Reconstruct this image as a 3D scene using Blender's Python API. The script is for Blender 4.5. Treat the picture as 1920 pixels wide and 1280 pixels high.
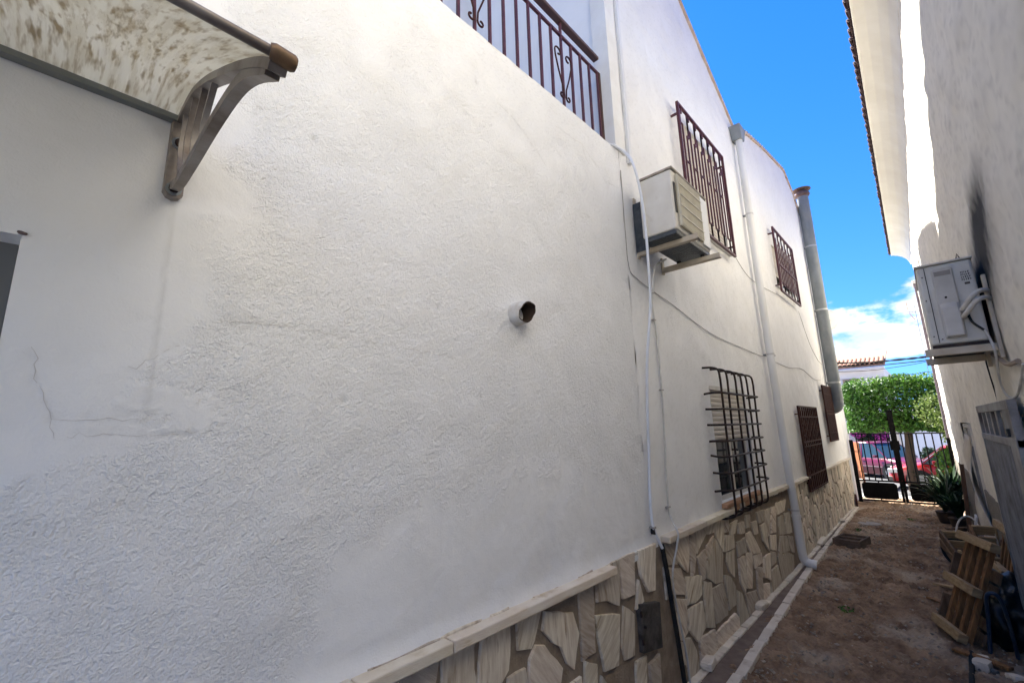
import bpy, bmesh, math, random
import numpy as np
from mathutils import Vector, Matrix

random.seed(7)
rng = np.random.default_rng(11)
R = math.radians
SC = bpy.context.scene
COL = SC.collection
for o in list(bpy.data.objects):
    bpy.data.objects.remove(o, do_unlink=True)

# ------------------------------------------------------------------ camera, sky, sun, exposure
# The place is laid out in units of 1.3 m; the last lines of the script bring everything to metres.
UNIT = 1.3
cam_d = bpy.data.cameras.new('camera')
cam = bpy.data.objects.new('camera', cam_d)
COL.objects.link(cam)
cam_d.sensor_width = 36.0
cam_d.lens = 15.54
cam_d.clip_start = 0.02
cam_d.clip_end = 3000.0
CAMROT = Matrix(((0.7260, 0.1551, 0.6700), (0.6871, -0.1252, -0.7157), (-0.0271, 0.9799, -0.1975)))
cam.matrix_world = Matrix.Translation((0, 0, 1.6)) @ CAMROT.to_4x4()
SC.camera = cam

SUN_TO = Vector((-1.68, 0.80, 2.34)).normalized()      # direction towards the sun
sun_el = math.asin(SUN_TO.z)
sun_az = math.atan2(SUN_TO.x, SUN_TO.y)
world = bpy.data.worlds.new('World')
SC.world = world
world.use_nodes = True
wn, wl = world.node_tree.nodes, world.node_tree.links
bg = wn['Background']
SKY_STRENGTH = 0.15
bg.inputs[1].default_value = SKY_STRENGTH
sky = wn.new('ShaderNodeTexSky')
sky.sky_type = 'NISHITA'
sky.sun_disc = False
sky.sun_elevation = sun_el
sky.sun_rotation = sun_az % (2 * math.pi)
sky.altitude = 300
sky.air_density = 1.0
sky.dust_density = 0.05
sky.ozone_density = 3.0
hs = wn.new('ShaderNodeHueSaturation')
hs.inputs['Saturation'].default_value = 1.36
hs.inputs['Value'].default_value = 0.44
hs.inputs['Hue'].default_value = 0.513
wl.new(sky.outputs[0], hs.inputs['Color'])
tc0 = wn.new('ShaderNodeTexCoord')
lift = wn.new('ShaderNodeMapping')             # clear dry air: less white haze down at the horizon
lift.inputs['Scale'].default_value = (1, 1, 0.84)
lift.inputs['Location'].default_value = (0, 0, 0.16)
wl.new(tc0.outputs['Generated'], lift.inputs[0])
wl.new(lift.outputs[0], sky.inputs['Vector'])
# fair-weather clouds: noise on the view direction, denser low over the horizon all the way round
tc = wn.new('ShaderNodeTexCoord')
sep = wn.new('ShaderNodeSeparateXYZ')
wl.new(tc.outputs['Generated'], sep.inputs[0])
mp = wn.new('ShaderNodeMapping')
mp.inputs['Scale'].default_value = (5.2, 5.2, 12.0)
mp.inputs['Location'].default_value = (0.35, 0.2, 0.55)
wl.new(tc.outputs['Generated'], mp.inputs[0])
nz = wn.new('ShaderNodeTexNoise')
nz.inputs['Scale'].default_value = 1.0
nz.inputs['Detail'].default_value = 9
nz.inputs['Roughness'].default_value = 0.56
wl.new(mp.outputs[0], nz.inputs['Vector'])
band = wn.new('ShaderNodeValToRGB')            # how much cloud at which height
ce = band.color_ramp.elements
ce[0].position, ce[0].color = 0.0, (0.36, 0.36, 0.36, 1)
ce[1].position, ce[1].color = 1.0, (0.24, 0.24, 0.24, 1)
for p_, v_ in ((0.085, 0.34), (0.11, 0.59), (0.195, 0.59), (0.24, 0.34), (0.32, 0.24)):
    e_ = ce.new(p_)
    e_.color = (v_, v_, v_, 1)
wl.new(sep.outputs['Z'], band.inputs[0])
ad = wn.new('ShaderNodeMath')
ad.operation = 'ADD'
wl.new(nz.outputs['Fac'], ad.inputs[0])
wl.new(band.outputs[0], ad.inputs[1])
cr = wn.new('ShaderNodeMapRange')
cr.interpolation_type = 'SMOOTHSTEP'
cr.inputs['From Min'].default_value = 0.97
cr.inputs['From Max'].default_value = 1.07
wl.new(ad.outputs[0], cr.inputs['Value'])
mp2 = wn.new('ShaderNodeMapping')
mp2.inputs['Scale'].default_value = (7, 7, 22)
mp2.inputs['Location'].default_value = (4.0, 1.0, 2.0)
wl.new(tc.outputs['Generated'], mp2.inputs[0])
nz2 = wn.new('ShaderNodeTexNoise')
nz2.inputs['Detail'].default_value = 6
nz2.inputs['Scale'].default_value = 1.0
wl.new(mp2.outputs[0], nz2.inputs['Vector'])
ccol = wn.new('ShaderNodeValToRGB')
ccol.color_ramp.elements[0].position, ccol.color_ramp.elements[0].color = 0.38, (0.52, 0.60, 0.72, 1)
ccol.color_ramp.elements[1].position, ccol.color_ramp.elements[1].color = 0.60, (1.0, 1.0, 1.0, 1)
wl.new(nz2.outputs['Fac'], ccol.inputs[0])
CLOUD = 2.2
cm_ = wn.new('ShaderNodeVectorMath')
cm_.operation = 'SCALE'
cm_.inputs['Scale'].default_value = CLOUD
wl.new(ccol.outputs[0], cm_.inputs[0])
mixc = wn.new('ShaderNodeMix')
mixc.data_type = 'RGBA'
wl.new(cr.outputs['Result'], mixc.inputs['Factor'])
wl.new(hs.outputs[0], mixc.inputs['A'])
wl.new(cm_.outputs[0], mixc.inputs['B'])
wl.new(mixc.outputs['Result'], bg.inputs[0])

sun_d = bpy.data.lights.new('sun', 'SUN')
sun_d.energy = 5.0
sun_d.angle = R(0.53)
sun_d.color = (1.0, 0.96, 0.90)
sun = bpy.data.objects.new('sun', sun_d)
COL.objects.link(sun)
sun.location = SUN_TO * 40
sun.rotation_euler = SUN_TO.to_track_quat('Z', 'Y').to_euler()

vs = SC.view_settings
vs.view_transform = 'Standard'
vs.look = 'None'
vs.exposure = 2.44
vs.gamma = 1.0
vs.use_white_balance = True          # the camera was balanced for the shade of the alley
vs.white_balance_temperature = 6650
vs.white_balance_tint = 8
vs.use_curve_mapping = False
SC.cycles.max_bounces = 8
SC.cycles.diffuse_bounces = 6
SC.cycles.use_denoising = True
SC.cycles.use_adaptive_sampling = True

# ------------------------------------------------------------------ materials
MATS = {}


def mat(name, col, rough=0.8, metal=0.0, col2=None, scale=6.0, lo=0.35, hi=0.65, stretch=(1, 1, 1), detail=5,
        col3=None, scale3=1.5, lo3=0.45, hi3=0.7, bump=0.0, bscale=60.0, bdetail=4, bdist=0.004, bump2=0.0, bscale2=14.0,
        rand=0.0, rand_hue=0.0, turn=0.0, spec=0.35, rough_var=0.0):
    if name in MATS:
        return MATS[name]
    m = bpy.data.materials.new(name)
    m.use_nodes = True
    n, l = m.node_tree.nodes, m.node_tree.links
    b = n['Principled BSDF']
    b.inputs['Roughness'].default_value = rough
    b.inputs['Metallic'].default_value = metal
    b.inputs['Specular IOR Level'].default_value = spec
    t = n.new('ShaderNodeTexCoord')
    mpn = n.new('ShaderNodeMapping')
    mpn.inputs['Scale'].default_value = stretch
    l.new(t.outputs['Object'], mpn.inputs[0])
    vec = mpn.outputs[0]
    oi = None
    if rand or rand_hue:
        oi = n.new('ShaderNodeObjectInfo')
        sh = n.new('ShaderNodeVectorMath')
        sh.operation = 'ADD'
        cmb = n.new('ShaderNodeMath')
        cmb.operation = 'MULTIPLY'
        cmb.inputs[1].default_value = 37.0
        l.new(oi.outputs['Random'], cmb.inputs[0])
        l.new(vec, sh.inputs[0])
        l.new(cmb.outputs[0], sh.inputs[1])
        vec = sh.outputs[0]
    if turn:
        vr = n.new('ShaderNodeVectorRotate')
        vr.rotation_type = 'X_AXIS'
        ta = n.new('ShaderNodeMapRange')
        ta.inputs['To Min'].default_value = -turn
        ta.inputs['To Max'].default_value = turn
        tw = n.new('ShaderNodeTexWhiteNoise')
        tw.noise_dimensions = '1D'
        l.new(oi.outputs['Random'], tw.inputs['W'])
        l.new(tw.outputs['Value'], ta.inputs['Value'])
        l.new(t.outputs['Object'], vr.inputs['Vector'])
        l.new(ta.outputs[0], vr.inputs['Angle'])
        l.new(vr.outputs[0], mpn.inputs[0])
    rgb = n.new('ShaderNodeRGB')
    rgb.outputs[0].default_value = (*col, 1)
    cur = rgb.outputs[0]

    def layer(cur, c2, sc, a, z, det):
        nn = n.new('ShaderNodeTexNoise')
        nn.inputs['Scale'].default_value = sc
        nn.inputs['Detail'].default_value = det
        nn.inputs['Roughness'].default_value = 0.6
        l.new(vec, nn.inputs['Vector'])
        mr = n.new('ShaderNodeMapRange')
        mr.inputs['From Min'].default_value = a
        mr.inputs['From Max'].default_value = z
        l.new(nn.outputs['Fac'], mr.inputs['Value'])
        mx = n.new('ShaderNodeMix')
        mx.data_type = 'RGBA'
        l.new(mr.outputs[0], mx.inputs['Factor'])
        l.new(cur, mx.inputs['A'])
        mx.inputs['B'].default_value = (*c2, 1)
        return mx.outputs['Result']
    if col2:
        cur = layer(cur, col2, scale, lo, hi, detail)
    if col3:
        cur = layer(cur, col3, scale3, lo3, hi3, 6)
    if oi:
        h_ = n.new('ShaderNodeHueSaturation')
        if rand:
            mr = n.new('ShaderNodeMapRange')
            mr.inputs['To Min'].default_value = 1 - rand
            mr.inputs['To Max'].default_value = 1 + rand
            l.new(oi.outputs['Random'], mr.inputs['Value'])
            l.new(mr.outputs[0], h_.inputs['Value'])
        if rand_hue:
            w_ = n.new('ShaderNodeTexWhiteNoise')
            w_.noise_dimensions = '1D'
            l.new(oi.outputs['Random'], w_.inputs['W'])
            mr2 = n.new('ShaderNodeMapRange')
            mr2.inputs['To Min'].default_value = 0.5 - rand_hue
            mr2.inputs['To Max'].default_value = 0.5 + rand_hue
            l.new(w_.outputs['Value'], mr2.inputs['Value'])
            l.new(mr2.outputs[0], h_.inputs['Hue'])
        l.new(cur, h_.inputs['Color'])
        cur = h_.outputs[0]
    l.new(cur, b.inputs['Base Color'])
    if rough_var:
        nn = n.new('ShaderNodeTexNoise')
        nn.inputs['Scale'].default_value = scale * 1.7
        nn.inputs['Detail'].default_value = 5
        l.new(vec, nn.inputs['Vector'])
        mr = n.new('ShaderNodeMapRange')
        mr.inputs['To Min'].default_value = max(0.02, rough - rough_var)
        mr.inputs['To Max'].default_value = min(1, rough + rough_var)
        l.new(nn.outputs['Fac'], mr.inputs['Value'])
        l.new(mr.outputs[0], b.inputs['Roughness'])
    nrm = None
    for st, sc in ((bump, bscale), (bump2, bscale2)):
        if st:
            nn = n.new('ShaderNodeTexNoise')
            nn.inputs['Scale'].default_value = sc
            nn.inputs['Detail'].default_value = bdetail
            l.new(vec, nn.inputs['Vector'])
            bp = n.new('ShaderNodeBump')
            bp.inputs['Strength'].default_value = st
            bp.inputs['Distance'].default_value = bdist
            l.new(nn.outputs['Fac'], bp.inputs['Height'])
            if nrm:
                l.new(nrm, bp.inputs['Normal'])
            nrm = bp.outputs[0]
    if nrm:
        l.new(nrm, b.inputs['Normal'])
    MATS[name] = m
    return m


def plaster(name, col, dirt, rough_bump=0.5, fine=150.0, mid=62.0, dist=0.0105, mott=0.93):
    """painted render; reads the wall's own attributes: grime (0..1) and coarse (0..1)"""
    m = mat(name, col, 0.9, col2=tuple(c * mott for c in col), scale=1.6, lo=0.35, hi=0.7, col3=dirt, scale3=0.9, lo3=0.58, hi3=1.15, spec=0.2)
    n, l = m.node_tree.nodes, m.node_tree.links
    b = n['Principled BSDF']
    src = b.inputs['Base Color'].links[0].from_socket
    g = n.new('ShaderNodeAttribute')
    g.attribute_name = 'grime'
    mx = n.new('ShaderNodeMix')
    mx.data_type = 'RGBA'
    l.new(g.outputs['Fac'], mx.inputs['Factor'])
    l.new(src, mx.inputs['A'])
    mx.inputs['B'].default_value = (*[c * 0.42 for c in dirt], 1)
    l.new(mx.outputs['Result'], b.inputs['Base Color'])
    c = n.new('ShaderNodeAttribute')
    c.attribute_name = 'coarse'
    t = n.new('ShaderNodeTexCoord')
    n1 = n.new('ShaderNodeTexNoise')
    n1.inputs['Scale'].default_value = fine
    n1.inputs['Detail'].default_value = 3
    n2 = n.new('ShaderNodeTexNoise')
    n2.inputs['Scale'].default_value = mid
    n2.inputs['Detail'].default_value = 5
    n2.inputs['Distortion'].default_value = 0.8
    l.new(t.outputs['Object'], n1.inputs['Vector'])
    l.new(t.outputs['Object'], n2.inputs['Vector'])
    s = n.new('ShaderNodeMath')
    s.operation = 'MULTIPLY_ADD'
    l.new(c.outputs['Fac'], s.inputs[0])
    s.inputs[1].default_value = rough_bump
    s.inputs[2].default_value = 0.10
    b1 = n.new('ShaderNodeBump')
    b1.inputs['Distance'].default_value = dist * 0.85
    l.new(s.outputs[0], b1.inputs['Strength'])
    l.new(n1.outputs['Fac'], b1.inputs['Height'])
    b2 = n.new('ShaderNodeBump')
    b2.inputs['Distance'].default_value = dist * 1.3
    l.new(s.outputs[0], b2.inputs['Strength'])
    l.new(n2.outputs['Fac'], b2.inputs['Height'])
    l.new(b1.outputs[0], b2.inputs['Normal'])
    l.new(b2.outputs[0], b.inputs['Normal'])
    return m


WHITE = plaster('white_render', (0.82, 0.82, 0.815), (0.68, 0.65, 0.59))
WHITE_FAR = plaster('white_render_far', (0.82, 0.815, 0.80), (0.70, 0.67, 0.61), 0.35)
CREAM = plaster('cream_render', (0.82, 0.765, 0.655), (0.63, 0.55, 0.43), 0.35, 70.0, 16.0, dist=0.0035, mott=0.88)
PLAIN = mat('plain_white', (0.78, 0.78, 0.76), 0.85, col2=(0.70, 0.69, 0.66), scale=3, bump=0.25, bscale=70)
MORTAR = mat('mortar', (0.22, 0.172, 0.130), 0.95, col2=(0.33, 0.268, 0.205), scale=9, bump=0.8, bscale=70, bump2=0.6, bscale2=16, bdist=0.01)
STONE = mat('travertine', (0.55, 0.465, 0.36), 0.75, col2=(0.73, 0.66, 0.55), scale=3.4, stretch=(1, 9, 1.4), lo=0.38, hi=0.62, detail=10, col3=(0.36, 0.265, 0.175), scale3=2.4, lo3=0.55, hi3=0.70,
            bump=0.6, bscale=80, bump2=0.6, bscale2=18, bdist=0.007, rand=0.27, rand_hue=0.010, turn=1.0, spec=0.25)
COPING = mat('coping_stone', (0.62, 0.53, 0.40), 0.7, col2=(0.72, 0.66, 0.55), scale=5, stretch=(1, 0.7, 4), col3=(0.45, 0.34, 0.18), scale3=9, lo3=0.55, hi3=0.8, bump=0.4, bscale=70, rand=0.1, rand_hue=0.01)
BROWN_IRON = mat('brown_iron', (0.065, 0.020, 0.030), 0.5, 0.0, col2=(0.10, 0.034, 0.036), scale=20, bump=0.15, bscale=120, spec=0.3)
DARK_IRON = mat('dark_iron', (0.020, 0.013, 0.012), 0.55, 0.0, col2=(0.045, 0.028, 0.022), scale=25, bump=0.15, bscale=120, spec=0.25)
RUSTY_BROWN = mat('rusty_brown', (0.038, 0.013, 0.011), 0.7, 0.0, col2=(0.060, 0.022, 0.016), scale=12, bump=0.2, bscale=90, spec=0.15)
BLACK_IRON = mat('black_iron', (0.004, 0.004, 0.005), 0.75, 0.0, col2=(0.008, 0.007, 0.007), scale=12, spec=0.08)
GREY_IRON = mat('grey_iron', (0.21, 0.215, 0.225), 0.55, 0.15, col2=(0.30, 0.30, 0.30), scale=7, col3=(0.12, 0.10, 0.09), scale3=4, bump=0.15, bscale=80)
GALV = mat('galvanised', (0.20, 0.225, 0.24), 0.6, 0.25, col2=(0.28, 0.30, 0.31), scale=5, stretch=(1, 1, 0.5), col3=(0.16, 0.18, 0.19), scale3=2, rough_var=0.15)
GALV_RUST = mat('galvanised_rust', (0.17, 0.13, 0.125), 0.7, 0.2, col2=(0.11, 0.065, 0.055), scale=9)
PVC = mat('white_pvc', (0.74, 0.75, 0.76), 0.45, col2=(0.64, 0.64, 0.62), scale=3, stretch=(1, 1, 0.3), bump=0.08, bscale=30)
PVC_BLUE = mat('pale_conduit', (0.70, 0.73, 0.79), 0.5, col2=(0.60, 0.62, 0.66), scale=4)
CABLE = mat('pale_cable', (0.62, 0.61, 0.58), 0.6, col2=(0.5, 0.48, 0.44), scale=12)
WIRE = mat('grey_wire', (0.34, 0.32, 0.30), 0.7)
BLACK = mat('black_plastic', (0.010, 0.010, 0.011), 0.55, col2=(0.02, 0.02, 0.02), scale=20)
ACWHITE = mat('unit_enamel', (0.66, 0.64, 0.59), 0.5, col2=(0.58, 0.55, 0.49), scale=4, col3=(0.42, 0.36, 0.28), scale3=7, lo3=0.6, hi3=0.85, bump=0.05, bscale=40)
ACGRILLE = mat('unit_grille', (0.60, 0.56, 0.45), 0.6, col2=(0.5, 0.46, 0.36), scale=6)
ACBRACKET = mat('bracket_paint', (0.56, 0.50, 0.40), 0.6, col2=(0.45, 0.37, 0.27), scale=8, col3=(0.25, 0.12, 0.06), scale3=11, lo3=0.66, hi3=0.85)
TAR = mat('tar_foil', (0.028, 0.034, 0.040), 0.35, col2=(0.07, 0.08, 0.09), scale=9, stretch=(1, 4, 1), bump=0.9, bscale=22, bdist=0.02)
TERRA = mat('terracotta', (0.30, 0.14, 0.085), 0.85, col2=(0.38, 0.22, 0.15), scale=8, col3=(0.13, 0.10, 0.085), scale3=5, lo3=0.5, hi3=0.75, bump=0.3, bscale=60, rand=0.2)
TERRA_DARK = mat('weathered_tile', (0.055, 0.034, 0.038), 0.85, col2=(0.095, 0.058, 0.056), scale=9, bump=0.3, bscale=60, rand=0.22)
KERB = mat('kerb_brick', (0.60, 0.53, 0.43), 0.85, col2=(0.70, 0.64, 0.55), scale=6, col3=(0.36, 0.28, 0.20), scale3=9, lo3=0.55, hi3=0.8, bump=0.5, bscale=70, rand=0.12)
CHANNEL = mat('channel_bed', (0.12, 0.088, 0.072), 0.9, col2=(0.19, 0.145, 0.115), scale=7, bump=0.5, bscale=50)
WOOD = mat('pallet_wood', (0.25, 0.13, 0.052), 0.8, col2=(0.14, 0.068, 0.028), scale=5, stretch=(8, 8, 1), bump=0.3, bscale=60, rand=0.2)
WOOD_PALE = mat('pale_wood', (0.43, 0.31, 0.17), 0.8, col2=(0.27, 0.175, 0.085), scale=5, stretch=(1, 3, 9), bump=0.3, bscale=60, rand=0.15)
WOOD_DARK = mat('old_wood', (0.10, 0.06, 0.035), 0.85, col2=(0.17, 0.11, 0.07), scale=6, stretch=(4, 4, 1), bump=0.3, bscale=60, rand=0.2)
GLASS = mat('dark_glass', (0.02, 0.024, 0.026), 0.08, spec=0.6)
CLAY = mat('clay_sill', (0.42, 0.22, 0.12), 0.85, col2=(0.50, 0.31, 0.20), scale=10, bump=0.3)
ALU = mat('awning_metal', (0.27, 0.235, 0.21), 0.5, 0.4, col2=(0.16, 0.125, 0.10), scale=9, col3=(0.34, 0.32, 0.30), scale3=4, bump=.15, bscale=60)
BRONZE = mat('awning_bronze', (0.25, 0.155, 0.085), 0.5, 0.35, col2=(0.13, 0.08, 0.045), scale=14)
SHUTTER = mat('roller_shutter', (0.66, 0.62, 0.56), 0.6, col2=(0.56, 0.51, 0.45), scale=5, stretch=(1, 0.5, 3))
BARK = mat('bark', (0.085, 0.055, 0.036), 0.9, col2=(0.045, 0.029, 0.019), scale=9, stretch=(3, 3, 0.6), bump=0.8, bscale=30, bdist=0.02)
ASPHALT = mat('asphalt', (0.075, 0.075, 0.078), 0.9, col2=(0.10, 0.10, 0.10), scale=2, bump=0.4, bscale=60)
CONCRETE = mat('concrete', (0.36, 0.35, 0.33), 0.9, col2=(0.27, 0.26, 0.24), scale=2.5, bump=0.4, bscale=40)
RUBBER = mat('rubber', (0.012, 0.012, 0.012), 0.8)
BLUEPIPE = mat('blue_plastic', (0.020, 0.042, 0.090), 0.55, col2=(.04, .055, .08), scale=8)
STEEL_RIM = mat('rim', (0.45, 0.45, 0.46), 0.35, 0.7)
LAMPGLASS = mat('lamp_glass', (0.70, 0.70, 0.70), 0.12, spec=0.6)


def leafmat(name, col, col2, trans=0.35):
    m = mat(name, col, 0.45, col2=col2, scale=3.0, lo=0.3, hi=0.7, spec=0.45)
    n, l = m.node_tree.nodes, m.node_tree.links
    b = n['Principled BSDF']
    geo = n.new('ShaderNodeNewGeometry')
    src = b.inputs['Base Color'].links[0].from_socket
    hsn = n.new('ShaderNodeHueSaturation')
    l.new(src, hsn.inputs['Color'])
    mr = n.new('ShaderNodeMapRange')
    mr.inputs['To Min'].default_value = 0.55
    mr.inputs['To Max'].default_value = 1.5
    l.new(geo.outputs['Random Per Island'], mr.inputs['Value'])
    l.new(mr.outputs[0], hsn.inputs['Value'])
    l.new(hsn.outputs[0], b.inputs['Base Color'])
    tr = n.new('ShaderNodeBsdfTranslucent')
    l.new(hsn.outputs[0], tr.inputs['Color'])
    ms = n.new('ShaderNodeMixShader')
    ms.inputs[0].default_value = trans
    l.new(b.outputs[0], ms.inputs[1])
    l.new(tr.outputs[0], ms.inputs[2])
    l.new(ms.outputs[0], n['Material Output'].inputs['Surface'])
    return m


LEAF = leafmat('hedge_leaf', (0.034, 0.104, 0.013), (0.085, 0.195, 0.022), 0.32)
LEAF_PALE = leafmat('pale_leaf', (0.095, 0.155, 0.030), (0.16, 0.21, 0.055))
LEAF_BRIGHT = leafmat('bright_leaf', (0.065, 0.160, 0.016), (0.13, 0.23, 0.03))
LEAF_DARK = leafmat('dark_leaf', (0.012, 0.034, 0.014), (0.022, 0.05, 0.018), 0.2)
PETAL = leafmat('petal', (0.55, 0.06, 0.38), (0.65, 0.12, 0.45))


def carpaint(name, col):
    m = mat(name, col, 0.3, 0.0, spec=0.5)
    b = m.node_tree.nodes['Principled BSDF']
    b.inputs['Coat Weight'].default_value = 0.8
    b.inputs['Coat Roughness'].default_value = 0.06
    return m


MAROON = carpaint('maroon_paint', (0.13, 0.007, 0.025))
RED = carpaint('red_paint', (0.36, 0.010, 0.014))


# ------------------------------------------------------------------ mesh helpers
class MB:
    def __init__(self):
        self.v, self.f = [], []

    def add(self, vs_, fs_):
        o = len(self.v)
        self.v += [tuple(p) for p in vs_]
        self.f += [tuple(i + o for i in q) for q in fs_]
        return self

    def box(self, lo, hi):
        x0, y0, z0 = lo
        x1, y1, z1 = hi
        return self.hexa([(x0, y0, z0), (x1, y0, z0), (x1, y1, z0), (x0, y1, z0), (x0, y0, z1), (x1, y0, z1), (x1, y1, z1), (x0, y1, z1)])

    def hexa(self, c):
        return self.add(c, [(0, 3, 2, 1), (4, 5, 6, 7), (0, 1, 5, 4), (1, 2, 6, 5), (2, 3, 7, 6), (3, 0, 4, 7)])

    def ob(self, c, ex, ey, ez):
        """box from centre and three half-extent vectors"""
        c, ex, ey, ez = Vector(c), Vector(ex), Vector(ey), Vector(ez)
        p = []
        for sz in (-1, 1):
            for sx, sy in ((-1, -1), (1, -1), (1, 1), (-1, 1)):
                p.append(c + ex * sx + ey * sy + ez * sz)
        return self.hexa(p)

    def bar(self, a, b, w, t, up=(0, 0, 1)):
        """rectangular bar from a to b, w across, t along up"""
        a, b, up = Vector(a), Vector(b), Vector(up)
        d = (b - a)
        s = d.cross(up)
        if s.length < 1e-6:
            s = d.cross(Vector((1, 0, 0)))
        s.normalize()
        u = s.cross(d).normalized()
        return self.ob((a + b) / 2, d / 2, s * w / 2, u * t / 2)

    def tube(self, pts, r, n=8, cap=True):
        pts = [Vector(p) for p in pts]
        k = len(pts)
        rs = r if isinstance(r, (list, tuple)) else [r] * k
        tang = []
        for i in range(k):
            t = (pts[min(i + 1, k - 1)] - pts[max(i - 1, 0)])
            tang.append(t.normalized() if t.length > 1e-9 else Vector((0, 0, 1)))
        ref = Vector((0, 0, 1)) if abs(tang[0].z) < 0.9 else Vector((1, 0, 0))
        nrm = (ref - tang[0] * ref.dot(tang[0])).normalized()
        vs_, fs_ = [], []
        for i in range(k):
            nrm = (nrm - tang[i] * nrm.dot(tang[i]))
            nrm.normalize()
            bn = tang[i].cross(nrm)
            for j in range(n):
                a = 2 * math.pi * j / n
                vs_.append(pts[i] + (nrm * math.cos(a) + bn * math.sin(a)) * rs[i])
        for i in range(k - 1):
            for j in range(n):
                j2 = (j + 1) % n
                fs_.append((i * n + j, i * n + j2, (i + 1) * n + j2, (i + 1) * n + j))
        if cap:
            fs_.append(tuple(range(n - 1, -1, -1)))
            fs_.append(tuple((k - 1) * n + j for j in range(n)))
        return self.add(vs_, fs_)

    def prism(self, poly, vec):
        """polygon (3-D points) extruded by vec"""
        vec = Vector(vec)
        p = [Vector(q) for q in poly]
        n = len(p)
        return self.add(p + [q + vec for q in p], [tuple(range(n - 1, -1, -1)), tuple(range(n, 2 * n))] + [(i, (i + 1) % n, n + (i + 1) % n, n + i) for i in range(n)])

    def build(self, name, m, parent=None, smooth=False, bevel=0.0, kind=None):
        off = Vector((0, 0, 0))
        if parent is not None:
            off = BASE.get(parent.name, Vector((0, 0, 0)))
        me = bpy.data.meshes.new(name)
        me.from_pydata([(p[0] - off.x, p[1] - off.y, p[2] - off.z) for p in self.v], [], self.f)
        me.validate()
        bm = bmesh.new()
        bm.from_mesh(me)
        bmesh.ops.recalc_face_normals(bm, faces=bm.faces)
        bm.to_mesh(me)
        bm.free()
        if smooth:
            for p in me.polygons:
                p.use_smooth = True
        me.materials.append(m)
        o = bpy.data.objects.new(name, me)
        COL.objects.link(o)
        if parent is not None:
            o.parent = parent
            BASE[o.name] = off
        if bevel:
            md = o.modifiers.new('bevel', 'BEVEL')
            md.width = bevel
            md.segments = 2
            md.limit_method = 'ANGLE'
            md.angle_limit = R(40)
        if smooth and not bevel:
            try:
                me.set_sharp_from_angle(angle=R(45))
            except Exception:
                pass
        if kind:
            o['kind'] = kind
        return o


BASE = {}


def thing(name, label, cat, loc=(0, 0, 0), group=None):
    o = bpy.data.objects.new(name, None)
    o.empty_display_size = 0.1
    COL.objects.link(o)
    o.location = loc
    BASE[o.name] = Vector(loc)
    o['label'] = label
    o['category'] = cat
    if group:
        o['group'] = group
    return o


def tag(o, label, cat, group=None):
    o['label'] = label
    o['category'] = cat
    if group:
        o['group'] = group
    return o


def rebase(o, loc):
    """give a one-mesh thing its origin at its base"""
    v = Vector(loc)
    o.data.transform(Matrix.Translation(-v))
    o.location = v
    BASE[o.name] = v
    return o


def shared(name, proto, parent, local):
    """a copy of proto's mesh as a part of parent, placed by a matrix given in world space"""
    o = bpy.data.objects.new(name, proto)
    COL.objects.link(o)
    o.parent = parent
    o.matrix_local = Matrix.Translation(-BASE.get(parent.name, Vector())) @ local
    return o


def fnoise(ny, nz_, wl_lo, wl_hi, step, sy=1.0, sz=1.0, seed=0):
    """band-limited noise field, unit variance; wavelengths in units"""
    g = np.random.default_rng(seed).standard_normal((ny, nz_))
    fy = np.fft.fftfreq(ny, step)[:, None] * sy
    fz = np.fft.fftfreq(nz_, step)[None, :] * sz
    k = np.sqrt(fy ** 2 + fz ** 2)
    flt = np.exp(-(k * wl_lo) ** 2 * 0.7) * (1 - np.exp(-(k * wl_hi) ** 2))
    a = np.fft.ifft2(np.fft.fft2(g) * flt).real
    return a / (a.std() + 1e-9)


def seg_dist(Y, Z, pts):
    d = np.full(Y.shape, 9.0)
    for (a, b) in zip(pts[:-1], pts[1:]):
        ay, az, by, bz = a[0], a[1], b[0], b[1]
        L2 = (by - ay) ** 2 + (bz - az) ** 2
        t = np.clip(((Y - ay) * (by - ay) + (Z - az) * (bz - az)) / L2, 0, 1)
        d = np.minimum(d, np.hypot(Y - (ay + t * (by - ay)), Z - (az + t * (bz - az))))
    return d


def sstep(a, b, x):
    t = np.clip((x - a) / (b - a), 0, 1)
    return t * t * (3 - 2 * t)


def grid_lines(a, b, step, extra):
    ls = list(np.arange(a, b, step)) + [b] + [e for e in extra if a < e < b]
    ls = sorted(ls)
    out = [ls[0]]
    keep = set(extra)
    for x in ls[1:]:
        if x - out[-1] < step * 0.35:
            if x in keep:
                out[-1] = x
            continue
        out.append(x)
    out[-1] = b
    return np.array(out)


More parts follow.
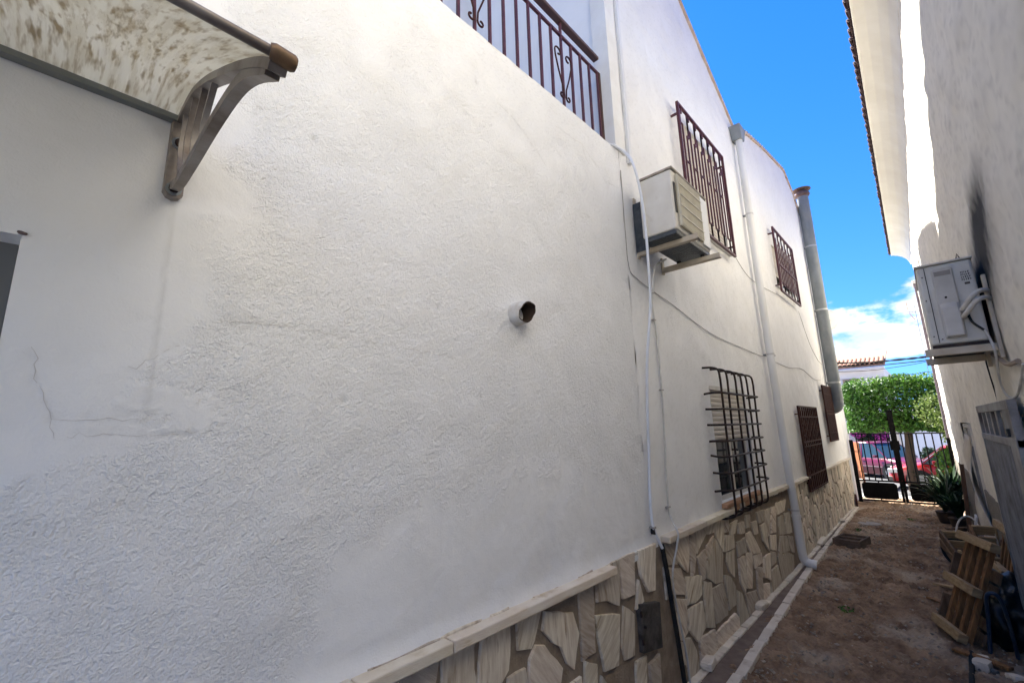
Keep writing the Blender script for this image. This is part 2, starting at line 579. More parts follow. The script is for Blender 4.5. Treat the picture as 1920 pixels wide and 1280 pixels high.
def wall_sheet(name, m, parent, ylines, zlines, xfun, holes, ztop=None, zfix=0.0, depth=0.12, out=-1):
    """a rendered wall as one relief sheet with window openings and their reveals.
    xfun(Y,Z) -> X, grime, coarse.  holes: (y0,y1,z0,z1).  out=-1: the solid lies towards -X"""
    ny, nz_ = len(ylines), len(zlines)
    Y, Z = np.meshgrid(ylines, zlines, indexing='ij')
    if ztop is not None:
        top = np.interp(ylines, [p[0] for p in ztop], [p[1] for p in ztop])
        zt = zlines[-1]
        f = (top - zfix) / (zt - zfix)
        Z = np.where(Z > zfix, zfix + (Z - zfix) * f[:, None], Z)
    X, gr, co = xfun(Y, Z)
    V = np.stack([X, Y, Z], -1).reshape(-1, 3)
    idx = np.arange(ny * nz_).reshape(ny, nz_)
    a, b, c, d = idx[:-1, :-1], idx[1:, :-1], idx[1:, 1:], idx[:-1, 1:]
    yc = (ylines[:-1] + ylines[1:])[:, None] / 2 + 0 * zlines[None, :-1]
    zc = (zlines[:-1] + zlines[1:])[None, :] / 2 + 0 * ylines[:-1, None]
    keep = np.ones(yc.shape, bool)
    for (y0, y1, z0, z1) in holes:
        keep &= ~((yc > y0) & (yc < y1) & (zc > z0) & (zc < z1))
    q = np.stack([a[keep], b[keep], c[keep], d[keep]], -1)
    faces = q.tolist()
    verts = V.tolist()
    grl, col_ = gr.reshape(-1).tolist(), co.reshape(-1).tolist()
    for (y0, y1, z0, z1) in holes:
        x0 = -1.4 if out < 0 else xr((y0 + y1) / 2)
        o = len(verts)
        for dx in (0.0, depth * out):
            verts += [(x0 + dx, y0, z0), (x0 + dx, y1, z0), (x0 + dx, y1, z1), (x0 + dx, y0, z1)]
        grl += [0.02] * 8
        col_ += [0.4] * 8
        faces += [(o + i, o + (i + 1) % 4, o + 4 + (i + 1) % 4, o + 4 + i) for i in range(4)]
    off = BASE.get(parent.name, Vector())
    me = bpy.data.meshes.new(name)
    me.from_pydata([(p[0] - off.x, p[1] - off.y, p[2] - off.z) for p in verts], [], faces)
    for nm, arr in (('grime', grl), ('coarse', col_)):
        at = me.attributes.new(nm, 'FLOAT', 'POINT')
        at.data.foreach_set('value', np.array(arr, dtype=np.float32))
    for p in me.polygons:
        p.use_smooth = True
    me.set_sharp_from_angle(angle=R(60))
    me.materials.append(m)
    o = bpy.data.objects.new(name, me)
    COL.objects.link(o)
    o.parent = parent
    return o


def xr(y):
    """face of the cream house along the right of the alley"""
    return 0.39 - 0.022 * y


def jag(poly, amp, step=0.05):
    """break a polygon's edges into short uneven runs (2-D)"""
    out = []
    n = len(poly)
    for i in range(n):
        a, b = np.array(poly[i]), np.array(poly[(i + 1) % n])
        L = np.hypot(*(b - a))
        k = max(1, int(L / step))
        nv = np.array([-(b - a)[1], (b - a)[0]]) / (L + 1e-9)
        for j in range(k):
            p = a + (b - a) * j / k
            if j:
                p = p + nv * random.uniform(-amp, amp)
            out.append((float(p[0]), float(p[1])))
    return out


def stone_piece(poly, parent, x=-1.398, th=0.013, name='stone', grow=1.0):
    """one flat paving stone set upright in the dado; poly in (y,z)"""
    ar = sum(poly[i][0] * poly[(i + 1) % len(poly)][1] - poly[(i + 1) % len(poly)][0] * poly[i][1] for i in range(len(poly)))
    if ar < 0:
        poly = poly[::-1]
    c0y, c0z = sum(q[0] for q in poly) / len(poly), sum(q[1] for q in poly) / len(poly)
    poly = [(c0y + (q[0] - c0y) * grow, c0z + (q[1] - c0z) * grow) for q in poly]
    p = jag(poly, 0.005)
    cy = sum(q[0] for q in p) / len(p)
    cz = sum(q[1] for q in p) / len(p)
    t = th * random.uniform(0.75, 1.25)
    ty, tz = random.uniform(-.012, .012), random.uniform(-.012, .012)
    n = len(p)
    mb = MB()
    inner = [(cy + (q[0] - cy) * 0.965, cz + (q[1] - cz) * 0.975) for q in p]
    fx = lambda q, d: x + d + (q[0] - cy) * ty + (q[1] - cz) * tz
    vs_ = [(x - .004, q[0], q[1]) for q in p] + [(fx(q, t * .7), q[0], q[1]) for q in p] + [(fx(q, t), q[0], q[1]) for q in inner]
    fs_ = []
    for r in range(2):
        for i in range(n):
            fs_.append((r * n + i, r * n + (i + 1) % n, (r + 1) * n + (i + 1) % n, (r + 1) * n + i))
    fs_.append(tuple(2 * n + i for i in range(n)))
    mb.add(vs_, fs_)
    return mb.build(name, STONE, parent)


def clip_half(poly, px, py, nx, ny):
    out = []
    n = len(poly)
    for i in range(n):
        a, b = poly[i], poly[(i + 1) % n]
        da = (a[0] - px) * nx + (a[1] - py) * ny
        db = (b[0] - px) * nx + (b[1] - py) * ny
        if da <= 0:
            out.append(a)
        if (da < 0 < db) or (db < 0 < da):
            t = da / (da - db)
            out.append((a[0] + (b[0] - a[0]) * t, a[1] + (b[1] - a[1]) * t))
    return out


def voronoi(y0, y1, z0, z1, n, sy, gap, seed):
    """irregular upright cells (cells are 1/sy times as tall as wide)"""
    r = random.Random(seed)
    pts = []
    tries = 0
    while len(pts) < n and tries < 20000:
        tries += 1
        p = (r.uniform(y0, y1), r.uniform(z0, z1))
        dmin = math.sqrt((y1 - y0) * (z1 - z0) * sy / n) * 0.72 * r.uniform(0.7, 1.1)
        if all(math.hypot((p[0] - q[0]), (p[1] - q[1]) * sy) > dmin for q in pts):
            pts.append(p)
    cells = []
    for i, p in enumerate(pts):
        poly = [(y0, z0 * sy), (y1, z0 * sy), (y1, z1 * sy), (y0, z1 * sy)]
        for j, q in enumerate(pts):
            if i == j:
                continue
            dx, dz = q[0] - p[0], (q[1] - p[1]) * sy
            L = math.hypot(dx, dz)
            if L > 1.2:
                continue
            g = gap * r.uniform(0.5, 1.5)
            poly = clip_half(poly, p[0] + dx / 2 - dx / L * g / 2, p[1] * sy + dz / 2 - dz / L * g / 2, dx / L, dz / L)
            if len(poly) < 3:
                break
        if len(poly) >= 3:
            cells.append([(a, b / sy) for a, b in poly])
    return cells


def leaves_mesh(pts, nrm_bias, size, aspect=0.5, fold=0.25, seed=0):
    """many small folded leaves (two triangles-pairs each)"""
    g = np.random.default_rng(seed)
    n = len(pts)
    d = g.standard_normal((n, 3)) + nrm_bias
    d /= np.linalg.norm(d, axis=1)[:, None]
    ref = g.standard_normal((n, 3))
    s = np.cross(d, ref)
    s /= np.linalg.norm(s, axis=1)[:, None]
    u = np.cross(s, d)
    L = size * g.uniform(0.65, 1.3, (n, 1))
    w = L * aspect
    base, tip = pts - u * L / 2, pts + u * L / 2
    left, right = pts - s * w / 2 + d * L * fold, pts + s * w / 2 + d * L * fold
    V = np.stack([base, left, tip, right], 1).reshape(-1, 3)
    F = np.array([[0, 1, 2], [0, 2, 3]])[None] + (np.arange(n) * 4)[:, None, None]
    return V, F.reshape(-1, 3)


def mesh_np(name, V, F, m, parent=None, kind=None):
    off = np.array(BASE.get(parent.name, Vector())) if parent is not None else np.zeros(3)
    me = bpy.data.meshes.new(name)
    me.from_pydata((V - off).tolist(), [], F.tolist())
    me.materials.append(m)
    o = bpy.data.objects.new(name, me)
    COL.objects.link(o)
    if parent is not None:
        o.parent = parent
    if kind:
        o['kind'] = kind
    return o


def smoothline(pts, k=6):
    """Catmull-Rom through 3-D points"""
    P = [Vector(p) for p in pts]
    P = [P[0] * 2 - P[1]] + P + [P[-1] * 2 - P[-2]]
    out = []
    for i in range(1, len(P) - 2):
        for j in range(k):
            t = j / k
            a, b, c, d = P[i - 1], P[i], P[i + 1], P[i + 2]
            out.append(0.5 * ((2 * b) + (c - a) * t + (2 * a - 5 * b + 4 * c - d) * t * t + (3 * b - a - 3 * c + d) * t ** 3))
    out.append(P[-2])
    return out


# ------------------------------------------------------------------ ground
def soil_material():
    m = mat('alley_soil', (0.175, 0.112, 0.073), 0.95, col2=(0.37, 0.255, 0.168), scale=3.2, lo=0.36, hi=0.66, detail=12, col3=(0.42, 0.335, 0.25), scale3=1.1, lo3=0.52, hi3=0.64,
            bump=1.0, bscale=38, bdetail=8, bdist=0.022, bump2=0.8, bscale2=9, spec=0.15)
    n, l = m.node_tree.nodes, m.node_tree.links
    b = n['Principled BSDF']
    src = b.inputs['Base Color'].links[0].from_socket
    t = n.new('ShaderNodeTexCoord')
    v = n.new('ShaderNodeTexVoronoi')
    v.inputs['Scale'].default_value = 26
    v.inputs['Randomness'].default_value = 1.0
    l.new(t.outputs['Object'], v.inputs['Vector'])
    mr = n.new('ShaderNodeMapRange')
    mr.inputs['From Min'].default_value = 0.10
    mr.inputs['From Max'].default_value = 0.04
    l.new(v.outputs['Distance'], mr.inputs['Value'])
    wn_ = n.new('ShaderNodeMath')
    wn_.operation = 'GREATER_THAN'
    wn_.inputs[1].default_value = 0.86
    sp = n.new('ShaderNodeSeparateColor')
    l.new(v.outputs['Color'], sp.inputs[0])
    l.new(sp.outputs[0], wn_.inputs[0])
    mu = n.new('ShaderNodeMath')
    mu.operation = 'MULTIPLY'
    l.new(mr.outputs[0], mu.inputs[0])
    l.new(wn_.outputs[0], mu.inputs[1])
    mx = n.new('ShaderNodeMix')
    mx.data_type = 'RGBA'
    l.new(mu.outputs[0], mx.inputs['Factor'])
    l.new(src, mx.inputs['A'])
    mx.inputs['B'].default_value = (0.42, 0.38, 0.33, 1)
    l.new(mx.outputs['Result'], b.inputs['Base Color'])
    return m


SOIL = soil_material()


def ground_sheet():
    st = 0.014
    ys = np.concatenate([np.arange(-0.25, 1.5, 0.125), np.arange(1.5, 12.45, st)])
    xs = np.arange(-1.44, 0.47, st)
    Y, X = np.meshgrid(ys, xs, indexing='ij')
    ny, nx = Y.shape
    f1 = fnoise(ny, nx, 0.25, 1.2, st, seed=3)
    f2 = fnoise(ny, nx, 0.06, 0.25, st, seed=4)
    f3 = fnoise(ny, nx, 0.03, 0.08, st, seed=5)
    slab = np.where(fnoise(ny, nx, 0.35, 2.0, st, 1.0, 1.3, seed=16) > 0.35, 0.018, 0.0)     # remains of a thin screed
    H = 0.010 * f1 + 0.0075 * f2 + 0.0048 * f3 + slab - 0.006
    cr_ = np.abs(fnoise(ny, nx, 0.22, 1.0, st, seed=9))
    H -= 0.024 * np.exp(-(cr_ / 0.05) ** 2) * (fnoise(ny, nx, 0.4, 3, st, seed=10) > 0)
    H *= sstep(-1.38, -1.2, X) * 0.8 + 0.2
    V = np.stack([X, Y, H], -1).reshape(-1, 3)
    i = np.arange(ny * nx).reshape(ny, nx)
    F = np.stack([i[:-1, :-1], i[:-1, 1:], i[1:, 1:], i[1:, :-1]], -1).reshape(-1, 4)
    o = mesh_np('alley_ground', V, F, SOIL)
    for p in o.data.polygons:
        p.use_smooth = True
    o['kind'] = 'structure'
    return o


ground_sheet()
mb = MB()
mb.add([(-40, 12.4, 0.003), (40, 12.4, 0.003), (40, 13.3, -0.03), (-40, 13.3, -0.03)], [(0, 1, 2, 3)])
pv = mb.build('pavement', CONCRETE)
pv['kind'] = 'structure'
mb = MB()
mb.add([(-60, 13.3, -0.06), (60, 13.3, -0.06), (60, 20.5, -0.24), (-60, 20.5, -0.24), (60, 22.4, -0.24), (-60, 22.4, -0.24)], [(0, 1, 2, 3), (3, 2, 4, 5)])
mb.add([(-40, 13.3, -0.03), (40, 13.3, -0.03), (40, 13.3, -0.08), (-40, 13.3, -0.08)], [(0, 3, 2, 1)])
rd = mb.build('road', ASPHALT)
rd['kind'] = 'structure'
mb = MB()
mb.box((-60, 20.9, -0.3), (60, 22.6, -0.14))
fp = mb.build('pavement_far', CONCRETE)
fp['kind'] = 'structure'
mb = MB()
mb.add([(-400, -400, -0.36), (400, -400, -0.36), (400, 900, -0.36), (-400, 900, -0.36)], [(0, 1, 2, 3)])
gr = mb.build('ground', mat('far_ground', (0.20, 0.17, 0.12), 0.95, col2=(0.12, 0.13, 0.07), scale=0.05))
gr['kind'] = 'structure'
mb = MB()
mb.add([(-1.44, -12, -.012), (14, -12, -.012), (14, -0.2, -.012), (-1.44, -0.2, -.012)], [(0, 1, 2, 3)])
yd = mb.build('bounce_yard', CONCRETE)  # unseen pale paving, added to bounce light onto the near white wall
yd['kind'] = 'structure'

# ------------------------------------------------------------------ the white houses along the left of the alley
STONES_NEAR=[[(0.80,0.89),(1.07,0.89),(1.05,0.76),(1.04,0.72),(0.79,0.82)],
[(1.08,0.89),(1.27,0.89),(1.23,0.81),(1.23,0.74),(1.24,0.70),(1.23,0.65),(1.08,0.71)],
[(1.32,0.89),(1.42,0.89),(1.42,0.72),(1.41,0.67),(1.37,0.64),(1.36,0.61),(1.24,0.65),(1.27,0.82),(1.30,0.86)],
[(1.46,0.88),(1.56,0.88),(1.62,0.82),(1.57,0.72),(1.55,0.70),(1.47,0.72)],
[(1.58,0.89),(1.86,0.88),(1.85,0.83),(1.63,0.83)],
[(1.65,0.81),(1.85,0.75),(1.89,0.65),(1.84,0.52),(1.79,0.56),(1.75,0.64),(1.70,0.67),(1.63,0.74)],
[(1.91,0.89),(2.04,0.89),(2.02,0.53),(1.91,0.53)],
[(2.07,0.88),(2.29,0.89),(2.26,0.67),(2.16,0.72),(2.06,0.74)],
[(2.30,0.89),(2.47,0.89),(2.44,0.68),(2.31,0.69)],
[(2.51,0.89),(2.73,0.89),(2.68,0.64),(2.60,0.65),(2.52,0.76)],
[(2.04,0.68),(2.27,0.62),(2.22,0.40),(2.09,0.42),(2.06,0.54)],
[(2.31,0.65),(2.42,0.58),(2.39,0.39),(2.29,0.40),(2.27,0.47)],
[(2.49,0.74),(2.53,0.62),(2.44,0.60)],
[(1.58,0.70),(1.64,0.68),(1.76,0.55),(1.74,0.49),(1.68,0.47),(1.53,0.54),(1.54,0.66)],
[(1.41,0.64),(1.51,0.64),(1.52,0.58),(1.51,0.54),(1.40,0.58)],
[(1.93,0.52),(2.03,0.47),(2.02,0.39),(2.00,0.34),(1.91,0.39)],
[(1.79,0.47),(1.89,0.47),(1.89,0.39),(1.78,0.43)],
[(2.06,0.41),(2.13,0.34),(2.15,0.29),(2.04,0.33)],
[(2.40,0.35),(2.52,0.34),(2.49,0.17),(2.39,0.20)],
[(2.54,0.29),(2.67,0.30),(2.66,0.17),(2.63,0.11),(2.53,0.16)]]
STONES_MID=[[(3.04,0.86),(3.24,0.88),(3.21,0.72),(3.17,0.63),(3.08,0.69),(3.03,0.73)],
[(3.25,0.88),(3.34,0.88),(3.32,0.69),(3.27,0.60),(3.23,0.59),(3.24,0.73)],
[(3.37,0.88),(3.48,0.88),(3.54,0.80),(3.36,0.71)],
[(3.51,0.88),(3.77,0.87),(3.74,0.78),(3.62,0.79),(3.56,0.80)],
[(3.79,0.88),(3.96,0.88),(3.87,0.62),(3.77,0.72),(3.75,0.76)],
[(2.85,0.89),(3.03,0.87),(3.02,0.71),(2.86,0.74)],
[(2.87,0.72),(3.06,0.67),(3.12,0.57),(3.09,0.51),(2.87,0.57)],
[(3.14,0.60),(3.39,0.55),(3.36,0.44),(3.24,0.42),(3.11,0.44)],
[(3.35,0.68),(3.51,0.70),(3.50,0.62),(3.46,0.52),(3.40,0.52)],
[(3.55,0.72),(3.70,0.76),(3.60,0.65),(3.52,0.64)],
[(3.71,0.74),(3.78,0.70),(3.86,0.60),(3.78,0.42),(3.62,0.45),(3.51,0.51),(3.50,0.60),(3.60,0.64)],
[(3.92,0.72),(4.13,0.70),(4.13,0.60),(3.90,0.61)],
[(4.20,0.62),(4.43,0.62),(4.41,0.51),(4.20,0.51)],
[(4.48,0.64),(4.59,0.64),(4.79,0.45),(4.78,0.43),(4.54,0.46),(4.45,0.58)],
[(4.57,0.44),(4.84,0.41),(4.83,0.33),(4.61,0.33)],
[(3.95,0.59),(4.11,0.58),(4.05,0.39),(3.96,0.45),(3.92,0.53)],
[(4.19,0.49),(4.35,0.48),(4.32,0.31),(4.26,0.22),(4.18,0.32)],
[(4.42,0.49),(4.56,0.46),(4.45,0.21),(4.33,0.24)],
[(3.41,0.50),(3.56,0.46),(3.54,0.18),(3.41,0.22),(3.41,0.38)],
[(3.56,0.42),(3.78,0.40),(3.82,0.24),(3.81,0.18),(3.65,0.18),(3.58,0.19)],
[(3.83,0.45),(3.95,0.41),(4.04,0.32),(4.00,0.20),(3.86,0.20)],
[(3.13,0.40),(3.36,0.39),(3.37,0.23),(3.22,0.19),(3.11,0.29)],
[(2.95,0.51),(3.10,0.47),(3.09,0.29),(2.99,0.27),(2.94,0.34)],
[(3.02,0.27),(3.11,0.24),(3.18,0.15),(3.21,-0.03),(3.05,0.01)],
[(3.26,0.19),(3.53,0.16),(3.50,-0.03),(3.24,-0.01)],
[(3.56,0.13),(3.97,0.14),(4.03,0.09),(4.02,-0.02),(3.52,-0.02)],
[(4.07,0.28),(4.18,0.23),(4.28,0.04),(4.26,-0.01),(4.08,-0.01),(4.05,0.14)],
[(4.27,0.20),(4.56,0.16),(4.59,-0.00),(4.31,0.02)],
[(4.63,0.32),(4.79,0.29),(4.70,0.03),(4.63,0.02),(4.60,0.15)],
[(4.89,0.36),(5.10,0.35),(5.01,0.14),(4.82,0.21)],
[(4.77,0.16),(4.95,0.12),(4.89,-0.04),(4.65,-0.03)],
[(5.16,0.36),(5.31,0.32),(5.27,0.24),(5.09,0.24)],
[(5.08,0.20),(5.30,0.20),(5.36,-0.01),(4.95,-0.03)],
[(5.37,0.27),(5.76,0.23),(5.99,0.15),(5.89,0.00),(5.38,0.02)],
[(4.91,0.64),(5.06,0.64),(5.09,0.38),(4.94,0.50)],
[(4.28,0.76),(4.44,0.75),(4.43,0.66),(4.27,0.68)],
[(4.07,0.78),(4.27,0.79),(4.17,0.70),(4.07,0.71)],
[(4.65,0.71),(4.81,0.70),(4.81,0.59),(4.69,0.60)],
[(4.84,0.77),(5.07,0.76),(5.02,0.67),(4.87,0.67)],
[(5.12,0.75),(5.30,0.74),(5.18,0.51),(5.05,0.52)],
[(5.56,0.76),(5.94,0.75),(5.82,0.65),(5.50,0.65)],
[(5.18,0.50),(5.40,0.47),(5.34,0.33),(5.17,0.38)],
[(4.50,0.79),(4.63,0.78),(4.59,0.68),(4.48,0.69)],
[(3.97,0.90),(4.10,0.90),(4.04,0.74),(3.93,0.75)],
[(5.36,0.74),(5.51,0.73),(5.41,0.50),(5.24,0.52)],
[(5.57,0.61),(5.76,0.61),(5.78,0.42),(5.54,0.45)],
[(5.83,0.62),(6.03,0.60),(6.04,0.39),(5.84,0.41)],
[(5.56,0.43),(5.79,0.39),(5.83,0.24),(5.41,0.28)],
[(5.85,0.38),(6.05,0.34),(6.02,0.18),(5.89,0.22)],
[(2.82,0.73),(2.83,0.65),(2.84,0.55),(2.82,0.55)],
[(2.93,0.28),(2.98,0.26),(3.02,0.12),(2.97,0.14)],
[(2.88,0.54),(2.93,0.52),(2.94,0.36),(2.91,0.37)]]

houseA = thing('white_house', 'near white house with roof terrace, plastic door awning and roughly patched stucco wall', 'house', (-1.4, 0.6, 0))
houseB = thing('white_house', 'middle white house carrying the cream air conditioner and the bulging dark window grille', 'house', (-1.4, 4.5, 0))
houseC = thing('white_house', 'farther white house with tiled gable between the white drainpipe and the alley gate', 'house', (-1.4, 8.7, 0))

CRACKS = [[(0.29, 1.92), (0.46, 1.93), (0.78, 1.92), (1.14, 1.90)], [(0.02, 1.65), (0.09, 1.652), (0.2, 1.65)], [(-0.03, 1.81), (-0.01, 1.73), (0.01, 1.68), (0.02, 1.65), (0.03, 1.61)],
          [(1.43, 3.27), (1.57, 3.24), (1.76, 3.12), (1.81, 3.08)], [(1.93, 3.4), (2.21, 3.41), (2.33, 3.35), (2.48, 3.26), (2.66, 3.28)], [(2.21, 3.41), (2.24, 3.33), (2.30, 3.29)],
          [(2.33, 3.35), (2.41, 3.33)], [(0.14, 1.77), (0.18, 1.80), (0.21, 1.83), (0.23, 1.84)], [(0.28, 2.6), (0.35, 2.62), (0.38, 2.61)],
          [(0.05, 1.61), (0.07, 1.62), (0.21, 1.61), (0.29, 1.62)]]


WALLX = {}


def near_wall():
    st = 0.0075
    hole = (-0.80, -0.075, 1.0, 2.05)
    yl = grid_lines(-0.62, 2.70, st, [hole[1]])
    yl = np.concatenate([np.arange(-3.0, -0.66, 0.1), [-0.80], yl]) if False else np.concatenate([np.array([-3.0, -2.4, -1.8, -1.2, -0.80]), yl])
    zl = grid_lines(0.84, 3.60, st, [1.0, 2.05])

    def xf(Y, Z):
        ny, nz_ = Y.shape
        wob = fnoise(ny, nz_, 0.05, 0.3, st, seed=21)
        wob2 = fnoise(ny, nz_, 0.2, 1.2, st, seed=22)
        # trowelled-smooth areas: round the doorway, the patched triangle, the fresh band over the stone
        edge = np.interp(Z, [1.0, 1.45, 1.53, 1.6, 1.78, 1.93, 2.21, 2.41, 2.8, 3.6], [-.5, -.2, 0.03, 0.17, 0.20, 0.29, 0.33, 0.31, 0.25, 0.0])
        sA = 1 - sstep(-0.03, 0.05, Y - edge + 0.018 * wob + 0.03 * wob2)
        top = np.interp(Y, [0.4, 0.6, 0.72, 1.02, 1.62, 2.3, 2.7], [0.7, 0.95, 1.22, 1.30, 1.38, 1.30, 1.10])
        sB = 1 - sstep(-0.08, 0.10, Z - top + 0.03 * wob + 0.05 * wob2)
        sC = (1 - sstep(-0.015, 0.015, seg_dist(Y, Z, [(0.19, 1.70), (0.30, 1.665)]) - 0.045 + 0.012 * wob))
        sD = sstep(2.9, 3.5, Z + 0.2 * wob2) * 0.6
        smooth = np.clip(np.maximum.reduce([sA, sB, sC, sD, 0.30 * sstep(0.9, 2.0, wob2)]), 0, 1)
        coarse = 1 - 0.93 * smooth
        trowel = fnoise(ny, nz_, 0.012, 0.045, st, 0.8, 1.2, seed=23)
        blob = fnoise(ny, nz_, 0.035, 0.10, st, 0.8, 1.2, seed=24)
        X = -1.4 + coarse * (0.00066 * trowel + 0.00036 * np.maximum(blob, -0.6)) + 0.0015 * wob2 + 0.00035 * wob
        X += 0.003 * (sC > 0.5)
        gr_ = np.zeros_like(Y)
        for k, c in enumerate(CRACKS):
            jy = Y + 0.004 * fnoise(ny, nz_, 0.03, 0.12, st, seed=40 + k)
            jz = Z + 0.006 * fnoise(ny, nz_, 0.03, 0.12, st, seed=60 + k)
            d = seg_dist(jy, jz, c)
            g = np.exp(-(d / 0.0046) ** 2) * np.clip(0.8 + 0.3 * blob, 0.3, 1)
            X -= 0.0025 * g
            gr_ = np.maximum(gr_, 0.05 * g)
        # rust run from the awning bracket, rain streaks under the terrace edge, splashes above the stone
        run = np.exp(-((Y - 0.18 - 0.0015 * wob) / 0.0055) ** 2) * sstep(1.55, 1.75, Z) * (Z < 2.27)
        gr_ = np.maximum(gr_, 0.20 * run)
        gr_ = np.maximum(gr_, 0.12 * sstep(0.4, 2.0, fnoise(ny, nz_, 0.03, 0.2, st, 1.0, 0.12, seed=26)) * sstep(3.0, 3.6, Z))
        gr_ = np.maximum(gr_, 0.20 * sstep(2.3, 3.2, trowel) * coarse)
        for (py, pz) in ((0.68, 1.71), (1.29, 1.75), (1.06, 2.10), (0.53, 2.60), (1.29, 3.30)):
            g = np.exp(-((Y - py) ** 2 + ((Z - pz) * 0.7) ** 2) / 0.009 ** 2)
            X -= 0.003 * g
            gr_ = np.maximum(gr_, 0.3 * g)
        X += 0.012 * np.exp(-((Y - 1.52) ** 2 + (Z - 2.14) ** 2) / 0.10 ** 2)        # collar of mortar round the vent
        X += 0.010 * (1 - sstep(0.86, 0.95, Z))
        WALLX['a'] = (yl, zl, X)
        return X, gr_, coarse
    return wall_sheet('wall', WHITE, houseA, yl, zl, xf, [hole], depth=0.13)


near_wall()


def crack_strips():
    yl, zl, X = WALLX['a']
    r = random.Random(5)
    m = mat('crack_shadow', (0.57, 0.55, 0.525), 1.0)
    for c in CRACKS:
        pts = []
        for (a, b) in zip(c[:-1], c[1:]):
            k = max(2, int(math.hypot(b[0] - a[0], b[1] - a[1]) / 0.012))
            for i in range(k):
                t = i / k
                pts.append((a[0] + (b[0] - a[0]) * t + r.gauss(0, .0022), a[1] + (b[1] - a[1]) * t + r.gauss(0, .0028)))
        pts.append(c[-1])
        mb = MB()
        seg = []
        def flush(seg):
            if len(seg) < 2:
                return
            vs_, fs_ = [], []
            for i, (y, z) in enumerate(seg):
                p, q = seg[max(i - 1, 0)], seg[min(i + 1, len(seg) - 1)]
                ty, tz = q[0] - p[0], q[1] - p[1]
                L = math.hypot(ty, tz) + 1e-9
                w = r.uniform(.0004, .0011) * math.sin(math.pi * (i + .4) / len(seg)) ** .4
                iy, iz = int(np.clip(np.searchsorted(yl, y), 1, len(yl) - 2)), int(np.clip(np.searchsorted(zl, z), 1, len(zl) - 2))
                x = float(X[iy - 1:iy + 2, iz - 1:iz + 2].max()) + .0006
                vs_ += [(x, y - tz / L * w, z + ty / L * w), (x, y + tz / L * w, z - ty / L * w)]
            for i in range(len(seg) - 1):
                fs_.append((2 * i, 2 * i + 1, 2 * i + 3, 2 * i + 2))
            mb.add(vs_, fs_)
        for p in pts:
            seg.append(p)
            if r.random() < .07:
                flush(seg)
                seg = []
        flush(seg)
        if mb.v:
            mb.build('crack', m, houseA)


crack_strips()
# body behind the sheet, terrace floor, set-back upper storey shaped as a sun block
mb = MB()
mb.box((-7.0, -3.0, 0.0), (-1.532, 2.698, 3.585))
mb.box((-7.0, -3.0, 3.587), (-1.401, 2.698, 3.598))
mb.build('masonry', PLAIN, houseA)
MB().box((-7.0, -3.0, 3.60), (-2.90, 2.698, 7.4)).build('sun_block_storey', PLAIN, houseA)  # height and set-back chosen to limit sun on the facing cream wall
MB().box((-1.531, -3.0, 0.0), (-1.3985, 2.80, 0.858)).build('dado_mortar', MORTAR, houseA)
for a, b in ((-1.4, -0.6), (-0.595, 0.06), (0.065, 0.735), (0.741, 1.09), (1.096, 2.19)):
    dz = random.uniform(-.003, .003)
    MB().box((-1.41, a, 0.850 + dz), (-1.338 + random.uniform(-.003, .003), b, 0.890 + dz)).build('coping_slab', COPING, houseA, bevel=0.005)
MB().box((-1.41, 2.20, 0.874), (-1.386, 2.70, 0.888)).build('mortar_bed', mat('lime_splash', (0.66, 0.62, 0.56), 0.95, col2=(.5, .45, .39), scale=12, bump=0.8, bscale=60), houseA, bevel=0.003)
for p in STONES_NEAR:
    stone_piece(p, houseA, grow=1.03)
for p in voronoi(0.1, 2.45, 0.02, 0.56, 26, 0.62, 0.035, 5):
    if max(q[1] for q in p) < 0.60 and not any(min(q[0] for q in p) < max(s[0] for s in S) - .01 and max(q[0] for q in p) > min(s[0] for s in S) + .01 and max(q[1] for q in p) > min(s[1] for s in S) for S in STONES_NEAR):
        stone_piece(p, houseA)
# doorway window at the near end
wf = MB().box((-1.53, -0.80, 1.0), (-1.505, -0.075, 2.05)).build('window', mat('grey_frame', (.15, .15, .145)), houseA)
MB().box((-1.504, -0.76, 1.06), (-1.50, -0.13, 2.0)).build('pane', GLASS, wf)
MB().box((-1.52, -0.135, 1.0), (-1.475, -0.08, 2.05)).build('window_jamb', mat('grey_frame', (0.15, 0.15, 0.145), 0.5), wf)
MB().tube([(-1.42, -0.10, 2.056), (-1.405, -0.08, 2.058), (-1.39, -0.068, 2.052)], [0.003, 0.005, 0.003], 7).build('rusty_nail', GALV_RUST, houseA)


def house_wall(parent, ylim, holes, ztop, zfix, st, seed, name='wall', m=None, rough=0.6, z0=0.84, extra=None, cracks=()):
    yl = grid_lines(ylim[0], ylim[1], st, [h for q in holes for h in q[:2]] + [p[0] for p in ztop])
    zm = max(p[1] for p in ztop)
    zl = grid_lines(z0, zm, st, [h for q in holes for h in q[2:]])

    def xf(Y, Z):
        ny, nz_ = Y.shape
        w1 = fnoise(ny, nz_, 0.06, 0.4, st, seed=seed)
        w2 = fnoise(ny, nz_, 0.3, 1.5, st, seed=seed + 1)
        t = fnoise(ny, nz_, 0.03, 0.09, st, seed=seed + 2)
        co = np.clip(rough + 0.3 * np.sign(w2) * np.abs(w2) ** .5, 0.05, 1)
        X = -1.4 + co * 0.0006 * t + 0.002 * w2 + 0.0006 * w1
        g_ = 0.10 * sstep(0.8, 2.2, fnoise(ny, nz_, 0.04, 0.3, st, 1.0, 0.10, seed=seed + 3)) + 0.06 * sstep(1.2, 2.5, w1)
        for k, c in enumerate(cracks):
            d = seg_dist(Y + 0.01 * w1, Z, c)
            g = np.exp(-(d / (st * .6)) ** 2)
            X = X - .004 * g
            g_ = np.maximum(g_, .45 * g)
        return X, g_, co
    return wall_sheet(name, m or WHITE, parent, yl, zl, xf, holes, ztop, zfix, 0.11)


